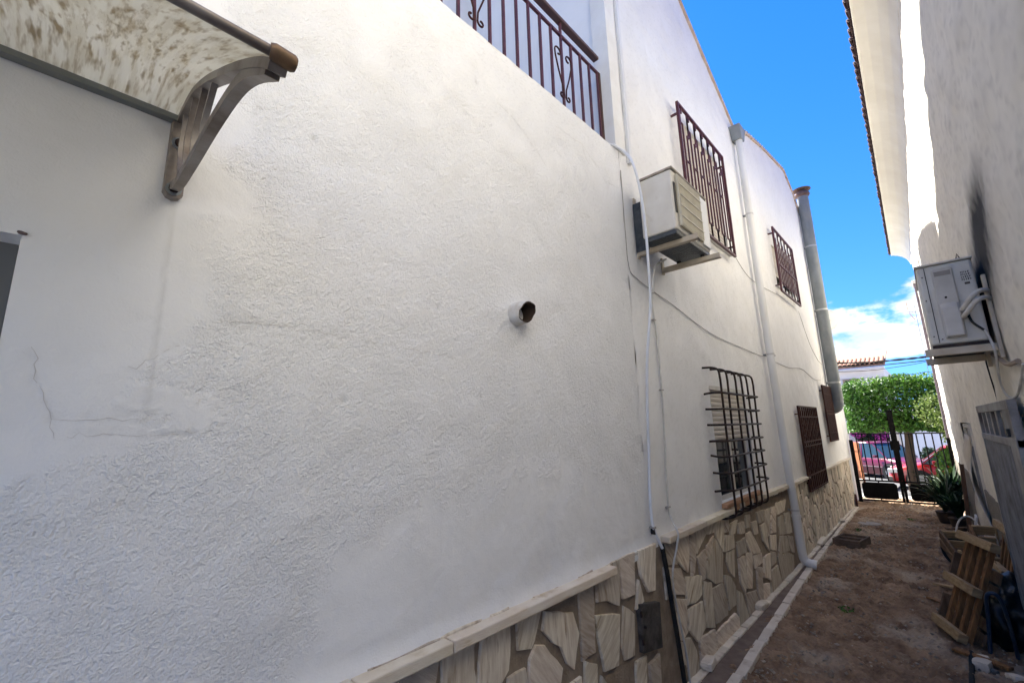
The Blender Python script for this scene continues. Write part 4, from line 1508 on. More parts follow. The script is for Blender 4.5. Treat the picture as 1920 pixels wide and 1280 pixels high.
mb.add(vs_, fs_[4 * NN:])
mb.add([c0 + axis * .01 + (u_ * math.cos(a) + w_ * math.sin(a)) * .046 for a in [2 * math.pi * j / NN for j in range(NN)]], [tuple(range(NN))])
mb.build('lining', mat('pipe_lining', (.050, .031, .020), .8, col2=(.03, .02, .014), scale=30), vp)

# ------------------------------------------------------------------ cables on the left wall
tk = MB()
tk.box((-1.3985, 2.822, 3.55), (-1.372, 2.862, 6.85))
o = tag(rebase(tk.build('cable_trunking', PVC, bevel=.003), (-1.39, 2.84, 3.55)), 'pale vertical cable trunking running up beside the terrace railing', 'trunking')
c1 = smoothline([(-1.41, 2.58, 3.60), (-1.385, 2.63, 3.60), (-1.34, 2.69, 3.55), (-1.275, 2.66, 3.42), (-1.25, 2.68, 3.22), (-1.245, 2.70, 2.98), (-1.25, 2.705, 2.70), (-1.27, 2.72, 2.40), (-1.33, 2.73, 2.05), (-1.365, 2.745, 1.75), (-1.378, 2.735, 1.45), (-1.38, 2.70, 1.15), (-1.375, 2.70, 1.0), (-1.37, 2.735, 0.92), (-1.362, 2.77, 0.86)], 6)
o = tag(rebase(MB().tube(c1, .0095, 10).build('conduit', PVC_BLUE, smooth=True), (-1.38, 2.72, 0.9)), 'thick pale grey conduit hanging down the wall past the air conditioner', 'conduit')
c2 = smoothline([(-1.385, 2.98, 2.60), (-1.388, 3.02, 2.30), (-1.388, 3.03, 1.9), (-1.388, 3.0, 1.5), (-1.388, 2.965, 1.07), (-1.33, 2.94, 0.93), (-1.335, 2.93, 0.86), (-1.355, 2.86, 0.67), (-1.352, 2.90, 0.42), (-1.35, 2.95, 0.2), (-1.35, 2.96, 0.04)], 6)
o = tag(rebase(MB().tube(c2, .0065, 8).build('cable', CABLE, smooth=True), (-1.38, 2.96, 0.04)), 'thin cream cable clipped beside the thick pale conduit, running down to the ground', 'cable')
c3 = smoothline([(-1.394, 2.70, 3.44), (-1.394, 2.695, 3.0), (-1.392, 2.70, 2.70), (-1.392, 2.80, 2.635), (-1.392, 3.1, 2.585), (-1.392, 3.39, 2.55), (-1.392, 4.17, 2.43), (-1.391, 5.2, 2.395), (-1.388, 5.84, 2.39), (-1.27, 5.93, 2.39), (-1.39, 6.05, 2.385), (-1.392, 6.5, 2.37), (-1.392, 7.2, 2.36), (-1.392, 8.0, 2.41), (-1.392, 8.9, 2.31), (-1.392, 9.5, 2.33)], 5)
o = tag(rebase(MB().tube(c3, .0032, 6).build('wall_wire', WIRE, smooth=True), (-1.39, 2.7, 2.3)), 'thin grey wire strung along the wall under the air conditioner to the far window', 'wire')
c4 = smoothline([(-1.392, 5.14, 3.55), (-1.392, 5.6, 3.38), (-1.392, 6.1, 3.35), (-1.392, 7.1, 3.42), (-1.392, 7.6, 3.45)], 5)
o = tag(rebase(MB().tube(c4, .003, 6).build('wall_wire', WIRE, smooth=True), (-1.39, 5.9, 3.4)), 'thin grey wire sagging between the two upper window grilles', 'wire')
c5 = smoothline([(-1.392, 8.5, 3.42), (-1.392, 9.0, 2.95), (-1.392, 9.5, 2.72), (-1.392, 9.9, 2.65)], 5)
o = tag(rebase(MB().tube(c5, .003, 6).build('wall_wire', WIRE, smooth=True), (-1.39, 9.0, 2.9)), 'thin grey wire falling from the smaller upper grille towards the flue', 'wire')
c6 = smoothline([(-1.30, 3.12, 2.84), (-1.33, 3.02, 2.78), (-1.345, 2.97, 2.68), (-1.352, 2.955, 2.55)], 6)
o = tag(rebase(MB().tube(c6, .008, 8).build('drain_hose', CABLE, smooth=True), (-1.3, 3.1, 2.6)), 'short pale hose curving from under the cream wall-bracket air conditioner', 'hose')
c7 = smoothline([(-1.366, 2.775, 0.88), (-1.36, 2.80, 0.72), (-1.362, 2.835, 0.52), (-1.36, 2.87, 0.3), (-1.36, 2.91, 0.05)], 6)
o = tag(rebase(MB().tube(c7, .0145, 12).build('conduit', BLACK, smooth=True), (-1.36, 2.85, 0.05)), 'black conduit standing in the gap between the near and middle stone dados', 'conduit')
o = thing('meter_hatch', 'dark grey metal hatch set low in the near stone dado beside the black conduit', 'hatch', (-1.39, 2.58, 0.35))
MB().hexa([(-1.40, 2.46, 0.375), (-1.372, 2.46, 0.375), (-1.366, 2.68, 0.335), (-1.40, 2.68, 0.335), (-1.40, 2.455, 0.625), (-1.372, 2.455, 0.625), (-1.366, 2.69, 0.575), (-1.40, 2.69, 0.575)]).build('door', mat('hatch_metal', (0.12, 0.113, 0.108), .6, .3, col2=(.05, .045, .042), scale=12, bump=.2), o, bevel=.004)
MB().tube([(-1.372, 2.49, 0.50), (-1.362, 2.49, 0.50)], .008, 8).build('lock', DARK_IRON, o)
for z_ in (.42, .56):
    MB().box((-1.371, 2.452, z_), (-1.364, 2.466, z_ + .03)).build('hinge', DARK_IRON, o)
cd_ = [q for q in bpy.data.objects if q.get('label', '').startswith('thick pale grey conduit')][0]
MB().box((-1.398, 2.688, .985), (-1.362, 2.714, .995)).build('clip', WIRE, cd_)
MB().box((-1.392, 2.696, .950), (-1.366, 2.712, .984)).build('clip_screw', BLACK, cd_)
cb_ = [q for q in bpy.data.objects if q.get('label', '').startswith('thin cream cable clipped')][0]
for (yy, zz) in ((2.965, 1.07), (3.028, 1.85), (3.012, 2.36)):
    MB().box((-1.399, yy - .030, zz), (-1.378, yy + .012, zz + .008)).build('clip', WIRE, cb_)


# ------------------------------------------------------------------ the cream house along the right
def add_soot(m):
    n, l = m.node_tree.nodes, m.node_tree.links
    b = n['Principled BSDF']
    src = b.inputs['Base Color'].links[0].from_socket
    g = n.new('ShaderNodeAttribute')
    g.attribute_name = 'soot'
    mx = n.new('ShaderNodeMix')
    mx.data_type = 'RGBA'
    l.new(g.outputs['Fac'], mx.inputs['Factor'])
    l.new(src, mx.inputs['A'])
    mx.inputs['B'].default_value = (0.022, 0.021, 0.020, 1)
    l.new(mx.outputs['Result'], b.inputs['Base Color'])


add_soot(CREAM)
houseR = thing('cream_house', 'cream rendered house with tiled eaves and soot-marked wall facing the white houses', 'house', (0.3, 5.0, 0))
D1 = (3.42, 4.72, 0.02, 1.60)
D2 = (6.55, 8.15, 0.02, 1.55)


def right_wall():
    st = 0.028
    yl = np.concatenate([np.arange(-0.7, 1.0, 0.1), grid_lines(1.0, 11.85, st, [D1[0], D1[1], D2[0], D2[1]])])
    zl = grid_lines(0.0, 4.96, st, [D1[2], D1[3], D2[3]])

    def xf(Y, Z):
        ny, nz_ = Y.shape
        w1 = fnoise(ny, nz_, 0.08, 0.4, st, seed=201)
        w2 = fnoise(ny, nz_, 0.3, 1.5, st, seed=202)
        t = fnoise(ny, nz_, 0.05, 0.16, st, 1.0, 0.6, seed=203)
        X = xr(Y) - 0.0006 * t - 0.003 * w2 - 0.001 * w1
        g_ = 0.22 * sstep(-0.5, 2.6, fnoise(ny, nz_, 0.10, 0.6, st, 1.0, 0.10, seed=204)) + 0.12 * sstep(0.5, 2.0, w2)
        g_ += 0.35 * np.exp(-((Y - 7.2) / .35) ** 2) * sstep(1.2, 1.5, Z) * (1 - sstep(1.5, 2.0, Z))
        return X, g_, np.full_like(Y, .6)
    o = wall_sheet('wall', CREAM, houseR, yl, zl, xf, [D1, D2], depth=0.15, out=1)
    me = o.data
    co = np.zeros(len(me.vertices) * 3)
    me.vertices.foreach_get('co', co)
    co = co.reshape(-1, 3) + np.array(BASE[houseR.name])
    Y, Z = co[:, 1], co[:, 2]
    cy = 3.22 + (2.68 - Z) * 1.15
    wd = np.interp(Z, [1.9, 2.2, 2.45, 2.65, 2.90], [.56, .54, .50, .38, .12])
    s = np.exp(-(np.abs(Y - cy) / wd) ** 2.4) * sstep(1.9, 2.25, Z) * (1 - sstep(2.60, 2.92, Z))
    s = np.clip(s * 1.25 * (0.92 + 0.12 * np.sin(Y * 55) * np.sin(Z * 31)), 0, .96)
    at = me.attributes.new('soot', 'FLOAT', 'POINT')
    at.data.foreach_set('value', s.astype(np.float32))


right_wall()


def rbox(y0, y1, dx0, dx1, z0, z1):
    """box that follows the skewed right wall; dx measured from its face"""
    return MB().hexa([(xr(y0) + dx0, y0, z0), (xr(y0) + dx1, y0, z0), (xr(y1) + dx1, y1, z0), (xr(y1) + dx0, y1, z0),
                      (xr(y0) + dx0, y0, z1), (xr(y0) + dx1, y0, z1), (xr(y1) + dx1, y1, z1), (xr(y1) + dx0, y1, z1)])


rbox(-0.7, 11.85, .16, 5.0, 0, 4.98).build('masonry', PLAIN, houseR)
rbox(-.71, -.69, .002, .158, 0, 4.98).build('end_wall', PLAIN, houseR)  # unseen near end, cut short so skylight reaches the white wall
rbox(11.83, 11.86, .002, .158, 0, 4.98).build('end_wall', mat('cream_plain', (.76, .71, .60), .9, bump=.3), houseR)
DADO_R = mat('roughcast_dado', (0.17, 0.15, 0.125), 0.95, col2=(0.25, 0.22, 0.18), scale=14, bump=1.0, bscale=50, bdist=.02)
for a, b in ((-.7, 3.418), (4.722, 6.548), (8.152, 11.86)):
    rbox(a, b, -.012, .001, 0, .90).build('dado', DADO_R, houseR)
# eaves: plastered cove, flat soffit, tile ends
prof = [(0.0, 4.875), (-0.012, 4.93), (-0.05, 5.01), (-0.11, 5.075), (-0.19, 5.125), (-0.262, 5.15), (-0.282, 5.15), (-0.282, 5.185), (0.25, 5.31), (0.25, 4.875)]
mb = MB()
vs_ = []
for yy in (-0.8, 12.5):
    vs_ += [(xr(yy) + p[0], yy, p[1]) for p in prof]
k = len(prof)
mb.add(vs_, [(i, (i + 1) % k, k + (i + 1) % k, k + i) for i in range(k)] + [tuple(range(k)), tuple(range(2 * k - 1, k - 1, -1))])
mb.build('soffit', mat('soffit_paint', (.82, .80, .75), .9, col2=(.75, .72, .66), scale=2), houseR)
TMR = tile_mesh(0.62, 0.058, .012)
TMR.materials.append(TERRA_DARK)
yy = 2.6
while yy < 12.5:
    shared('eave_tile', TMR, houseR, Matrix.Translation((xr(yy) - .312 + random.uniform(-.006, .006), yy, 5.188)) @ Matrix.Rotation(-.24, 4, 'Y'))
    yy += 0.132
MB().hexa([(xr(-.8) - .30, -.8, 5.196), (5, -.8, 6.45), (5, 12.5, 6.45), (xr(12.5) - .30, 12.5, 5.196), (xr(-.8) - .30, -.8, 5.216), (5, -.8, 6.48), (5, 12.5, 6.48), (xr(12.5) - .30, 12.5, 5.216)]).build('roof', TERRA_DARK, houseR)
# dark panels standing in for the shade of rooms behind the two openings
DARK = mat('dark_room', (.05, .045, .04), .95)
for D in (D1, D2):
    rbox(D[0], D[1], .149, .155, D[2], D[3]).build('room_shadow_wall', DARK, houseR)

# grey gate leaf standing against the first opening
gg = thing('metal_gate', 'grey metal gate leaf with close vertical bars against the cream wall', 'gate', (.28, 4.05, 0))
ga, gb, gz = 3.28, 4.86, 1.685
gx = -.035
def rbar(y0, y1, z0, z1, d0, d1):
    return rbox(y0, y1, d0, d1, z0, z1)
rbar(ga, gb, gz - .05, gz, gx - .02, gx + .015).build('top_rail', GREY_IRON, gg, bevel=.003)
rbar(ga, gb, 1.45, 1.49, gx - .02, gx + .015).build('middle_rail', GREY_IRON, gg, bevel=.003)
rbar(ga, gb, 0.03, .08, gx - .02, gx + .015).build('bottom_rail', GREY_IRON, gg, bevel=.003)
rbar(gb - .05, gb, .08, gz - .05, gx - .018, gx + .014).build('stile', GREY_IRON, gg, bevel=.003)
rbar(ga, ga + .24, .08, gz - .05, gx - .018, gx + .014).build('stile', GREY_IRON, gg, bevel=.003)
k = ga + .27
while k < gb - .06:
    rbar(k, k + .022, .08, 1.45, gx - .012, gx + .008).build('bar', GREY_IRON, gg)
    k += .052
for k in range(5):
    yy = ga + .32 + k * .26
    rbar(yy, yy + .05, 1.49, gz - .05, gx - .010, gx + .006).build('short_bar', GREY_IRON, gg)
rbar(ga + .26, gb - .05, .08, 1.45, gx + .010, gx + .016).build('backing_sheet', mat('gate_sheet', (.07, .075, .085), .5, .3, col2=(.11, .11, .12), scale=5), gg)
rbar(ga + .12, ga + .16, 1.50, 1.54, gx - .03, gx - .019).build('latch', BLACK, gg)

dd = thing('metal_door', 'narrow grey metal door in the far opening of the cream wall', 'door', (.2, 7.3, 0))
rbox(6.57, 8.13, .05, .08, .03, 1.53).build('leaf', GREY_IRON, dd)
rbox(6.57, 8.13, .035, .05, 1.28, 1.32).build('rail', mat('door_rail', (.36, .35, .33), .5, .3), dd)
rbox(6.56, 8.14, .02, .05, 1.49, 1.53).build('head_rail', mat('door_rail', (.3, .3, .3)), dd)
for k in range(6):
    yy = 6.70 + k * .25
    rbox(yy, yy + .03, .036, .05, .05, 1.27).build('rib', GREY_IRON, dd)

# torn sheet hanging off the door
mb = MB()
vs_, fs_ = [], []
NS, NW = 22, 6
for i in range(NS):
    t = i / (NS - 1)
    z = 1.42 - 1.27 * t
    yc = 6.95 - .35 * t + .16 * math.sin(t * 6.5)
    for j in range(NW):
        u = j / (NW - 1) - .5
        yv = yc + u * (.62 - .18 * math.sin(t * 7))
        vs_.append((xr(yv) - .018 - .055 * (0.5 + .5 * math.sin(t * 9 + u * 4)) * sstep(0, .15, t), yv, z + .03 * u))
for i in range(NS - 1):
    for j in range(NW - 1):
        fs_.append((i * NW + j, i * NW + j + 1, (i + 1) * NW + j + 1, (i + 1) * NW + j))
mb.add(vs_, fs_)
o = mb.build('torn_sheet', mat('old_sheet', (.64, .58, .48), .8, col2=(.46, .39, .30), scale=5, stretch=(1, 1, .4)), smooth=True)
o.modifiers.new('solid', 'SOLIDIFY').thickness = .006
tag(rebase(o, (.2, 6.9, .1)), 'curled dirty cream sheet hanging in front of the narrow grey door', 'sheet')

# ------------------------------------------------------------------ air conditioner on the cream house
ac = thing('air_conditioner', 'grey-cream outdoor air conditioner with insulated pipes beside the soot mark', 'air conditioner', (.3, 3.5, 1.93))
bx0, bx1, by0, by1, bz0, bz1 = .045, .278, 3.45, 4.08, 2.008, 2.470
MB().box((bx0, by0, bz0), (bx1, by1, bz1)).build('casing', ACWHITE, ac, bevel=.014)
MB().box((bx0 - .006, by0 - .008, bz1 + .001), (bx1 + .004, by1 + .008, bz1 + .012)).build('top_cover', ACWHITE, ac, bevel=.004)
MB().box((bx0 + .034, by0 - .0035, bz0 + .01), (bx0 + .037, by0 + .001, bz1 - .01)).build('panel_seam', DARK_IRON, ac)
cv = MB()
cv.prism([(bx0 + .062, by0 - .012, bz0 + .03), (bx0 + .150, by0 - .012, bz0 + .03), (bx0 + .150, by0 - .012, bz1 - .035), (bx0 + .14, by0 - .012, bz1 - .025), (bx0 + .072, by0 - .012, bz1 - .025), (bx0 + .062, by0 - .012, bz1 - .035)], (0, .011, 0))
cv.build('valve_cover', mat('cover_paint', (.60, .57, .52), .45, col2=(.50, .47, .42), scale=5), ac, bevel=.006)
mb = MB()
mb.hexa([(bx0 + .068, by0 - .045, bz0 + .035), (bx0 + .144, by0 - .045, bz0 + .035), (bx0 + .144, by0 - .0125, bz0 + .035), (bx0 + .068, by0 - .0125, bz0 + .035),
         (bx0 + .068, by0 - .030, bz0 + .20), (bx0 + .144, by0 - .030, bz0 + .20), (bx0 + .144, by0 - .0125, bz0 + .235), (bx0 + .068, by0 - .0125, bz0 + .235)])
mb.build('valve_hood', mat('cover_paint', (.6, .6, .6)), ac, bevel=.010)
MB().box((bx0 + .072, by0 - .0145, bz1 - .072), (bx0 + .140, by0 - .0125, bz1 - .045)).build('grip_recess', mat('grip_shadow', (.30, .27, .24), .6), ac)
MB().tube([(bx0 + .100, by0 - .016, bz1 - .20), (bx0 + .100, by0 - .011, bz1 - .20)], .006, 8).build('screw', DARK_IRON, ac)
for (sx, sz) in ((.018, .05), (.018, .26), (.022, .40), (.05, .03)):
    MB().tube([(bx0 + sx, by0 - .004, bz0 + sz), (bx0 + sx, by0 + .001, bz0 + sz)], .004, 7).build('screw', GALV_RUST, ac)
# faded dark type lines on the side
r_ = random.Random(4)
st_ = MB()
for row in range(4):
    xx = bx0 + .178
    for c in range(5):
        w = r_.uniform(.003, .007)
        zz = bz1 - .072 - row * .014
        st_.box((xx, by0 - .0025, zz - .004), (xx + w * .6, by0 - .0005, zz + .004))
        if r_.random() < .6:
            st_.box((xx, by0 - .0027, zz + .0030), (xx + w, by0 - .0007, zz + .0055))
        xx += w + .0025
st_.box((bx0 + .186, by0 - .0025, bz1 - .142), (bx0 + .207, by0 - .0005, bz1 - .130))
st_.build('rating_print', mat('print_ink', (.07, .06, .055), .7), ac)
INS = mat('pipe_insulation', (.66, .63, .57), .85, col2=(.52, .46, .38), scale=14, bump=.5, bscale=40)
for k, (zz, dy) in enumerate(((2.205, 0), (2.165, .0))):
    p = smoothline([(bx0 + .150, by0 - .02, zz - .02), (bx0 + .165, by0 - .06, zz - .005), (bx0 + .195, by0 - .075, zz + .035), (bx0 + .232, by0 - .065, zz + .062), (bx0 + .262, by0 - .03, zz + .06), (xr(3.5) - .004, by0 + .02, zz + .05)], 5)
    MB().tube(p, .0125, 10).build('insulated_pipe', INS, ac, smooth=True)
p = smoothline([(bx0 + .17, by0 - .01, 2.16), (bx0 + .178, by0 - .03, 2.11), (bx0 + .205, by0 - .035, 2.07), (bx0 + .222, by0 - .03, 2.05)], 5)
MB().tube(p, .006, 8).build('black_lead', BLACK, ac, smooth=True)
for yy in (3.435, 3.98):
    MB().box((xr(yy) - .020, yy - .018, 1.905), (xr(yy) - .002, yy + .018, 2.36)).build('bracket_plate', ACBRACKET, ac, bevel=.003)
    MB().box((.012, yy - .018, 1.945), (xr(yy) - .021, yy + .018, 1.985)).build('bracket_arm', ACBRACKET, ac, bevel=.003)
MB().box((bx0 + .004, by0 + .004, bz0 - .022), (bx1 - .002, by1 - .004, bz0 - .001)).build('base_pan', DARK_IRON, ac)
MB().tube([(bx0 + .175, by0 + .02, bz1 + .012), (bx0 + .183, by0 + .02, bz1 + .045), (bx0 + .192, by0 + .02, bz1 + .012)], .003, 6).build('wire_clip', DARK_IRON, ac)
c = smoothline([(.262, 3.412, 2.06), (.272, 3.405, 2.0), (.278, 3.40, 1.93), (.282, 3.55, 1.82), (.292, 3.62, 1.74), (.298, 3.50, 1.70), (.305, 3.30, 1.70), (.312, 3.12, 1.76), (.318, 2.98, 1.83)], 5)
tag(rebase(MB().tube(c, .0055, 8).build('cable', CABLE, smooth=True), (.3, 3.4, 1.7)), 'pale cable looping below the air conditioner on the cream wall', 'cable')
c = smoothline([(.285, 3.62, 1.945), (.292, 3.45, 1.90), (.302, 3.28, 1.855), (.312, 3.05, 1.85)], 5)
tag(rebase(MB().tube(c, .011, 8).build('drain_tube', mat('tube_brown', (.33, .25, .18), .6), smooth=True), (.3, 3.3, 1.85)), 'brown drain tube running along the cream wall under the air conditioner', 'pipe')
c = smoothline([(xr(4.2) - .004, 4.22, 2.02), (xr(4.2) - .004, 4.2, 1.9), (xr(4.1) - .004, 4.1, 1.70)], 4)
tag(rebase(MB().tube(c, .004, 6).build('wall_wire', BLACK, smooth=True), (.3, 4.2, 1.7)), 'short black wire on the cream wall above the grey gate leaf', 'wire')

# ------------------------------------------------------------------ alley gate
gt = thing('alley_gate', 'black iron double gate with barred top and solid lower panels closing the alley', 'gate', (-.65, 11.7, 0))
GY = 11.7
MB().box((-1.398, GY - .03, 0), (-1.335, GY + .03, 1.22)).build('hinge_post', BLACK_IRON, gt, bevel=.004)
MB().box((.075, GY - .03, 0), (.128, GY + .03, 1.25)).build('hinge_post', BLACK_IRON, gt, bevel=.004)


def gate_top(x):
    return 1.34


for (xa, xb, st) in ((-1.33, -.675, 1), (-.665, .07, -1)):
    MB().box((xa, GY - .015, .030), (xb, GY + .015, .060)).build('bottom_rail', BLACK_IRON, gt)
    MB().box((xa, GY - .015, .405), (xb, GY + .015, .435)).build('middle_rail', BLACK_IRON, gt)
    sx = xb - .04 if st > 0 else xa
    MB().box((sx, GY - .02, .061), (sx + .04, GY + .02, .404)).build('meeting_stile', BLACK_IRON, gt)
    MB().box((sx, GY - .02, .436), (sx + .04, GY + .02, 1.80)).build('meeting_stile', BLACK_IRON, gt)
    # lower panel, corners cut, a gap round it
    pa, pb = (xa + .02, xb - .085) if st > 0 else (xa + .085, xb - .02)
    q = [(pa + .04, .075), (pb - .04, .075), (pb, .115), (pb, .35), (pb - .04, .39), (pa + .04, .39), (pa, .35), (pa, .115)]
    MB().prism([(p[0], GY - .004, p[1]) for p in q], (0, .008, 0)).build('panel', BLACK_IRON, gt)
    for px in (pa + (pb - pa) * .5,):
        MB().box((px - .01, GY - .006, .061), (px + .01, GY + .006, .076)).build('panel_lug', BLACK_IRON, gt)
        MB().box((px - .01, GY - .006, .389), (px + .01, GY + .006, .404)).build('panel_lug', BLACK_IRON, gt)
    nb = 6
    ba, bb = (xa, xb - .04) if st > 0 else (xa + .04, xb)
    for i in range(nb):
        xx = ba + (bb - ba) * (i + .6) / (nb + .2)
        MB().tube([(xx, GY, .436), (xx, GY, gate_top(xx) - .01)], .0105, 8).build('bar', BLACK_IRON, gt, smooth=True)
    ps = [(xa + (xb - xa) * i / 12, GY, gate_top(xa + (xb - xa) * i / 12)) for i in range(13)]
    MB().tube(ps, .012, 8).build('top_rail', BLACK_IRON, gt, smooth=True)
MB().box((-.705, GY - .034, .45), (-.635, GY - .024, 1.80)).build('cover_strip', BLACK_IRON, gt)
MB().tube([(-.66, GY - .03, .0), (-.665, GY - .03, .44)], .009, 8).build('drop_bolt', BLACK_IRON, gt)
MB().box((-.75, GY - .028, 1.02), (-.60, GY - .021, 1.20)).build('lock_case', BLACK_IRON, gt)

# ------------------------------------------------------------------ brick-edged drain channel
dc = thing('drain_channel', 'shallow drain channel edged with cream bricks along the foot of the white houses', 'drain', (-1.25, 6.0, 0))


def xo(y):
    return float(np.interp(y, [2.0, 3.27, 6.3, 10.5], [-1.11, -1.14, -1.25, -1.29]))


vs_, fs_ = [], []
ys_ = np.linspace(0.6, 10.75, 60)
for yv in ys_:
    vs_ += [(-1.392, yv, 0.018), (xo(yv) - .01, yv, 0.018)]
for i in range(59):
    fs_.append((2 * i, 2 * i + 1, 2 * i + 3, 2 * i + 2))
MB().add(vs_, fs_).build('channel_bed', CHANNEL, dc)
for row in (0, 1):
    yv = 0.7
    while yv < 10.7:
        L = random.uniform(.17, .30) if row == 0 else random.uniform(.22, .36)
        if row == 0 and random.random() < .03 and yv > 7:
            yv += L
            continue
        if 5.95 < yv < 6.18 and row == 0:
            yv = 6.2
        w = .064 if yv < 6 else .056
        a, b = yv, min(yv + L - .006, 10.75)
        xa = [-1.388, -1.388] if row == 0 else [xo(a) - w, xo(b) - w]
        sh = random.uniform(-.005, .005)
        h0, h1 = .033 + random.uniform(-.006, .007), .033 + random.uniform(-.006, .007)
        ww = w * (.82 if row == 0 else 1) * (1 if yv < 7 else .8)
        mb = MB().hexa([(xa[0] + sh, a, -.01), (xa[0] + ww + sh, a, -.01), (xa[1] + ww + sh, b, -.01), (xa[1] + sh, b, -.01), (xa[0] + sh, a, h0), (xa[0] + ww + sh, a, h0), (xa[1] + ww + sh, b, h1), (xa[1] + sh, b, h1)])
        mb.build('brick', KERB, dc, bevel=.006)
        yv += L


def chunk(name, label, cat, c, s, rz, rx, m, group=None, seed=0):
    r = random.Random(seed)
    bm = bmesh.new()
    bmesh.ops.create_cube(bm, size=1.0)
    bmesh.ops.subdivide_edges(bm, edges=bm.edges[:], cuts=2, use_grid_fill=True)
    for v in bm.verts:
        k_ = 1.0 if v.co.length < .60 else (.93 if v.co.length < .76 else .84)
        v.co = Vector((v.co.x * s[0] * k_ + r.uniform(-.04, .04) * s[0], v.co.y * s[1] * k_ + r.uniform(-.03, .03) * s[1], v.co.z * s[2] * k_ + r.uniform(-.04, .04) * s[2]))
    me = bpy.data.meshes.new(name)
    bm.to_mesh(me)
    bm.free()
    me.materials.append(m)
    o = bpy.data.objects.new(name, me)
    COL.objects.link(o)
    o.location = c
    o.rotation_euler = (rx, 0, rz)
    return tag(o, label, cat, group)


chunk('loose_brick', 'broken cream brick piece resting on the drain edging near the black conduit', 'brick', (-1.352, 3.27, .053), (.075, .13, .045), .1, .06, KERB, seed=1)
chunk('loose_brick', 'small cream brick lump on the drain edging below the bulging grille', 'brick', (-1.358, 4.53, .054), (.07, .16, .045), -.15, .05, KERB, seed=2)
chunk('loose_brick', 'tilted cream slab on the drain edging just past the drainpipe shoe', 'brick', (-1.352, 7.35, .058), (.07, .34, .035), -.05, .07, KERB, seed=3)
chunk('loose_brick', 'short cream brick lying askew on the drain edging near the gate', 'brick', (-1.34, 9.05, .056), (.07, .26, .035), .12, -.05, KERB, seed=4)
chunk('broken_tile', 'dark triangular broken tile leaning at the wall foot by the alley gate', 'tile', (-1.355, 10.98, .09), (.03, .26, .18), .1, .5, RUSTY_BROWN, seed=5)

# grit and dead leaves on the soil
g_ = np.random.default_rng(77)
n_ = 6500
P_ = np.stack([g_.uniform(-1.10, .30, n_), 2.6 + 9.2 * g_.random(n_) ** 1.4, np.full(n_, .006)], 1)
edge_ = g_.random(n_) < .35
P_[edge_, 0] = np.where(g_.random(edge_.sum()) < .5, -1.12 + np.abs(g_.normal(0, .07, edge_.sum())), .25 - np.abs(g_.normal(0, .12, edge_.sum())))
S_ = .0035 + .014 * g_.random(n_) ** 4
S_[P_[:, 1] > 7] *= 1.4
oct_ = np.array([[1, 0, 0], [0, 1, 0], [-1, 0, 0], [0, -1, 0], [0, 0, .7], [0, 0, -.7]], float)
V_ = (P_[:, None, :] + oct_[None] * S_[:, None, None] * g_.uniform(.6, 1.4, (n_, 6, 1))).reshape(-1, 3)
F_ = (np.array([[0, 1, 4], [1, 2, 4], [2, 3, 4], [3, 0, 4], [1, 0, 5], [2, 1, 5], [3, 2, 5], [0, 3, 5]])[None] + (np.arange(n_) * 6)[:, None, None]).reshape(-1, 3)
gm_ = leafmat('grit', (.22, .175, .135), (.34, .29, .235), 0.0)
o = mesh_np('gravel', V_, F_, gm_, kind='stuff')
tag(o, 'fine gravel and grit scattered over the alley soil', 'gravel')
n_ = 170
P_ = np.stack([g_.uniform(-1.15, .28, n_), g_.uniform(2.8, 11.4, n_), np.full(n_, .014)], 1)
V_, F_ = leaves_mesh(P_, np.array([0, 0, 3.0]), .030, .5, .15, 5)
o = mesh_np('leaf_litter', V_, F_, leafmat('dead_leaf', (.12, .075, .035), (.20, .13, .06), .1), kind='stuff')
tag(o, 'small dead leaves scattered over the alley soil', 'leaf litter')

# dark hollow block by the channel
hb = thing('hollow_block', 'dark rectangular hollow block lying on the soil beside the drain edging', 'block', (-1.06, 7.58, 0))
c, s_ = math.cos(-.16), math.sin(-.16)
def hbp(x, y, z):
    x, y, z = x * .88, y * .88, z * .85
    return (-1.06 + x * c - y * s_, 7.58 + x * s_ + y * c, z)
def hbox(x0, x1, y0, y1, z0, z1):
    return MB().hexa([hbp(x0, y0, z0), hbp(x1, y0, z0), hbp(x1, y1, z0), hbp(x0, y1, z0), hbp(x0, y0, z1), hbp(x1, y0, z1), hbp(x1, y1, z1), hbp(x0, y1, z1)])
BLK = mat('block_clay', (.10, .072, .055), .9, col2=(.15, .11, .085), scale=12, bump=.5)
for y_ in (-.24, -.01, .22):
    hbox(-.145, .145, y_, y_ + .025, .083, .115).build('web', BLK, hb)
for x_ in (-.17, .145):
    hbox(x_, x_ + .025, -.24, .245, .0, .12).build('side', BLK, hb)
hbox(-.145, .145, -.24, .245, .002, .082).build('floor_plate', BLK, hb)
mb = MB()
for k_, (r, z) in enumerate(((.15, .012), (.145, .020))):
    mb.v += [(-1.02 + r * math.cos(2 * math.pi * j / 28), 9.22 + r * 1.0 * math.sin(2 * math.pi * j / 28), z) for j in range(28)]
mb.f += [(j, (j + 1) % 28, 28 + (j + 1) % 28, 28 + j) for j in range(28)] + [tuple(range(28, 56))]
tag(rebase(mb.build('manhole_cover', mat('cover_concrete', (.33, .31, .29), .85, col2=(.25, .23, .21), scale=8, bump=.4), bevel=.003), (-1.02, 9.22, .01)), 'pale round concrete cover flush in the alley ground', 'manhole cover')

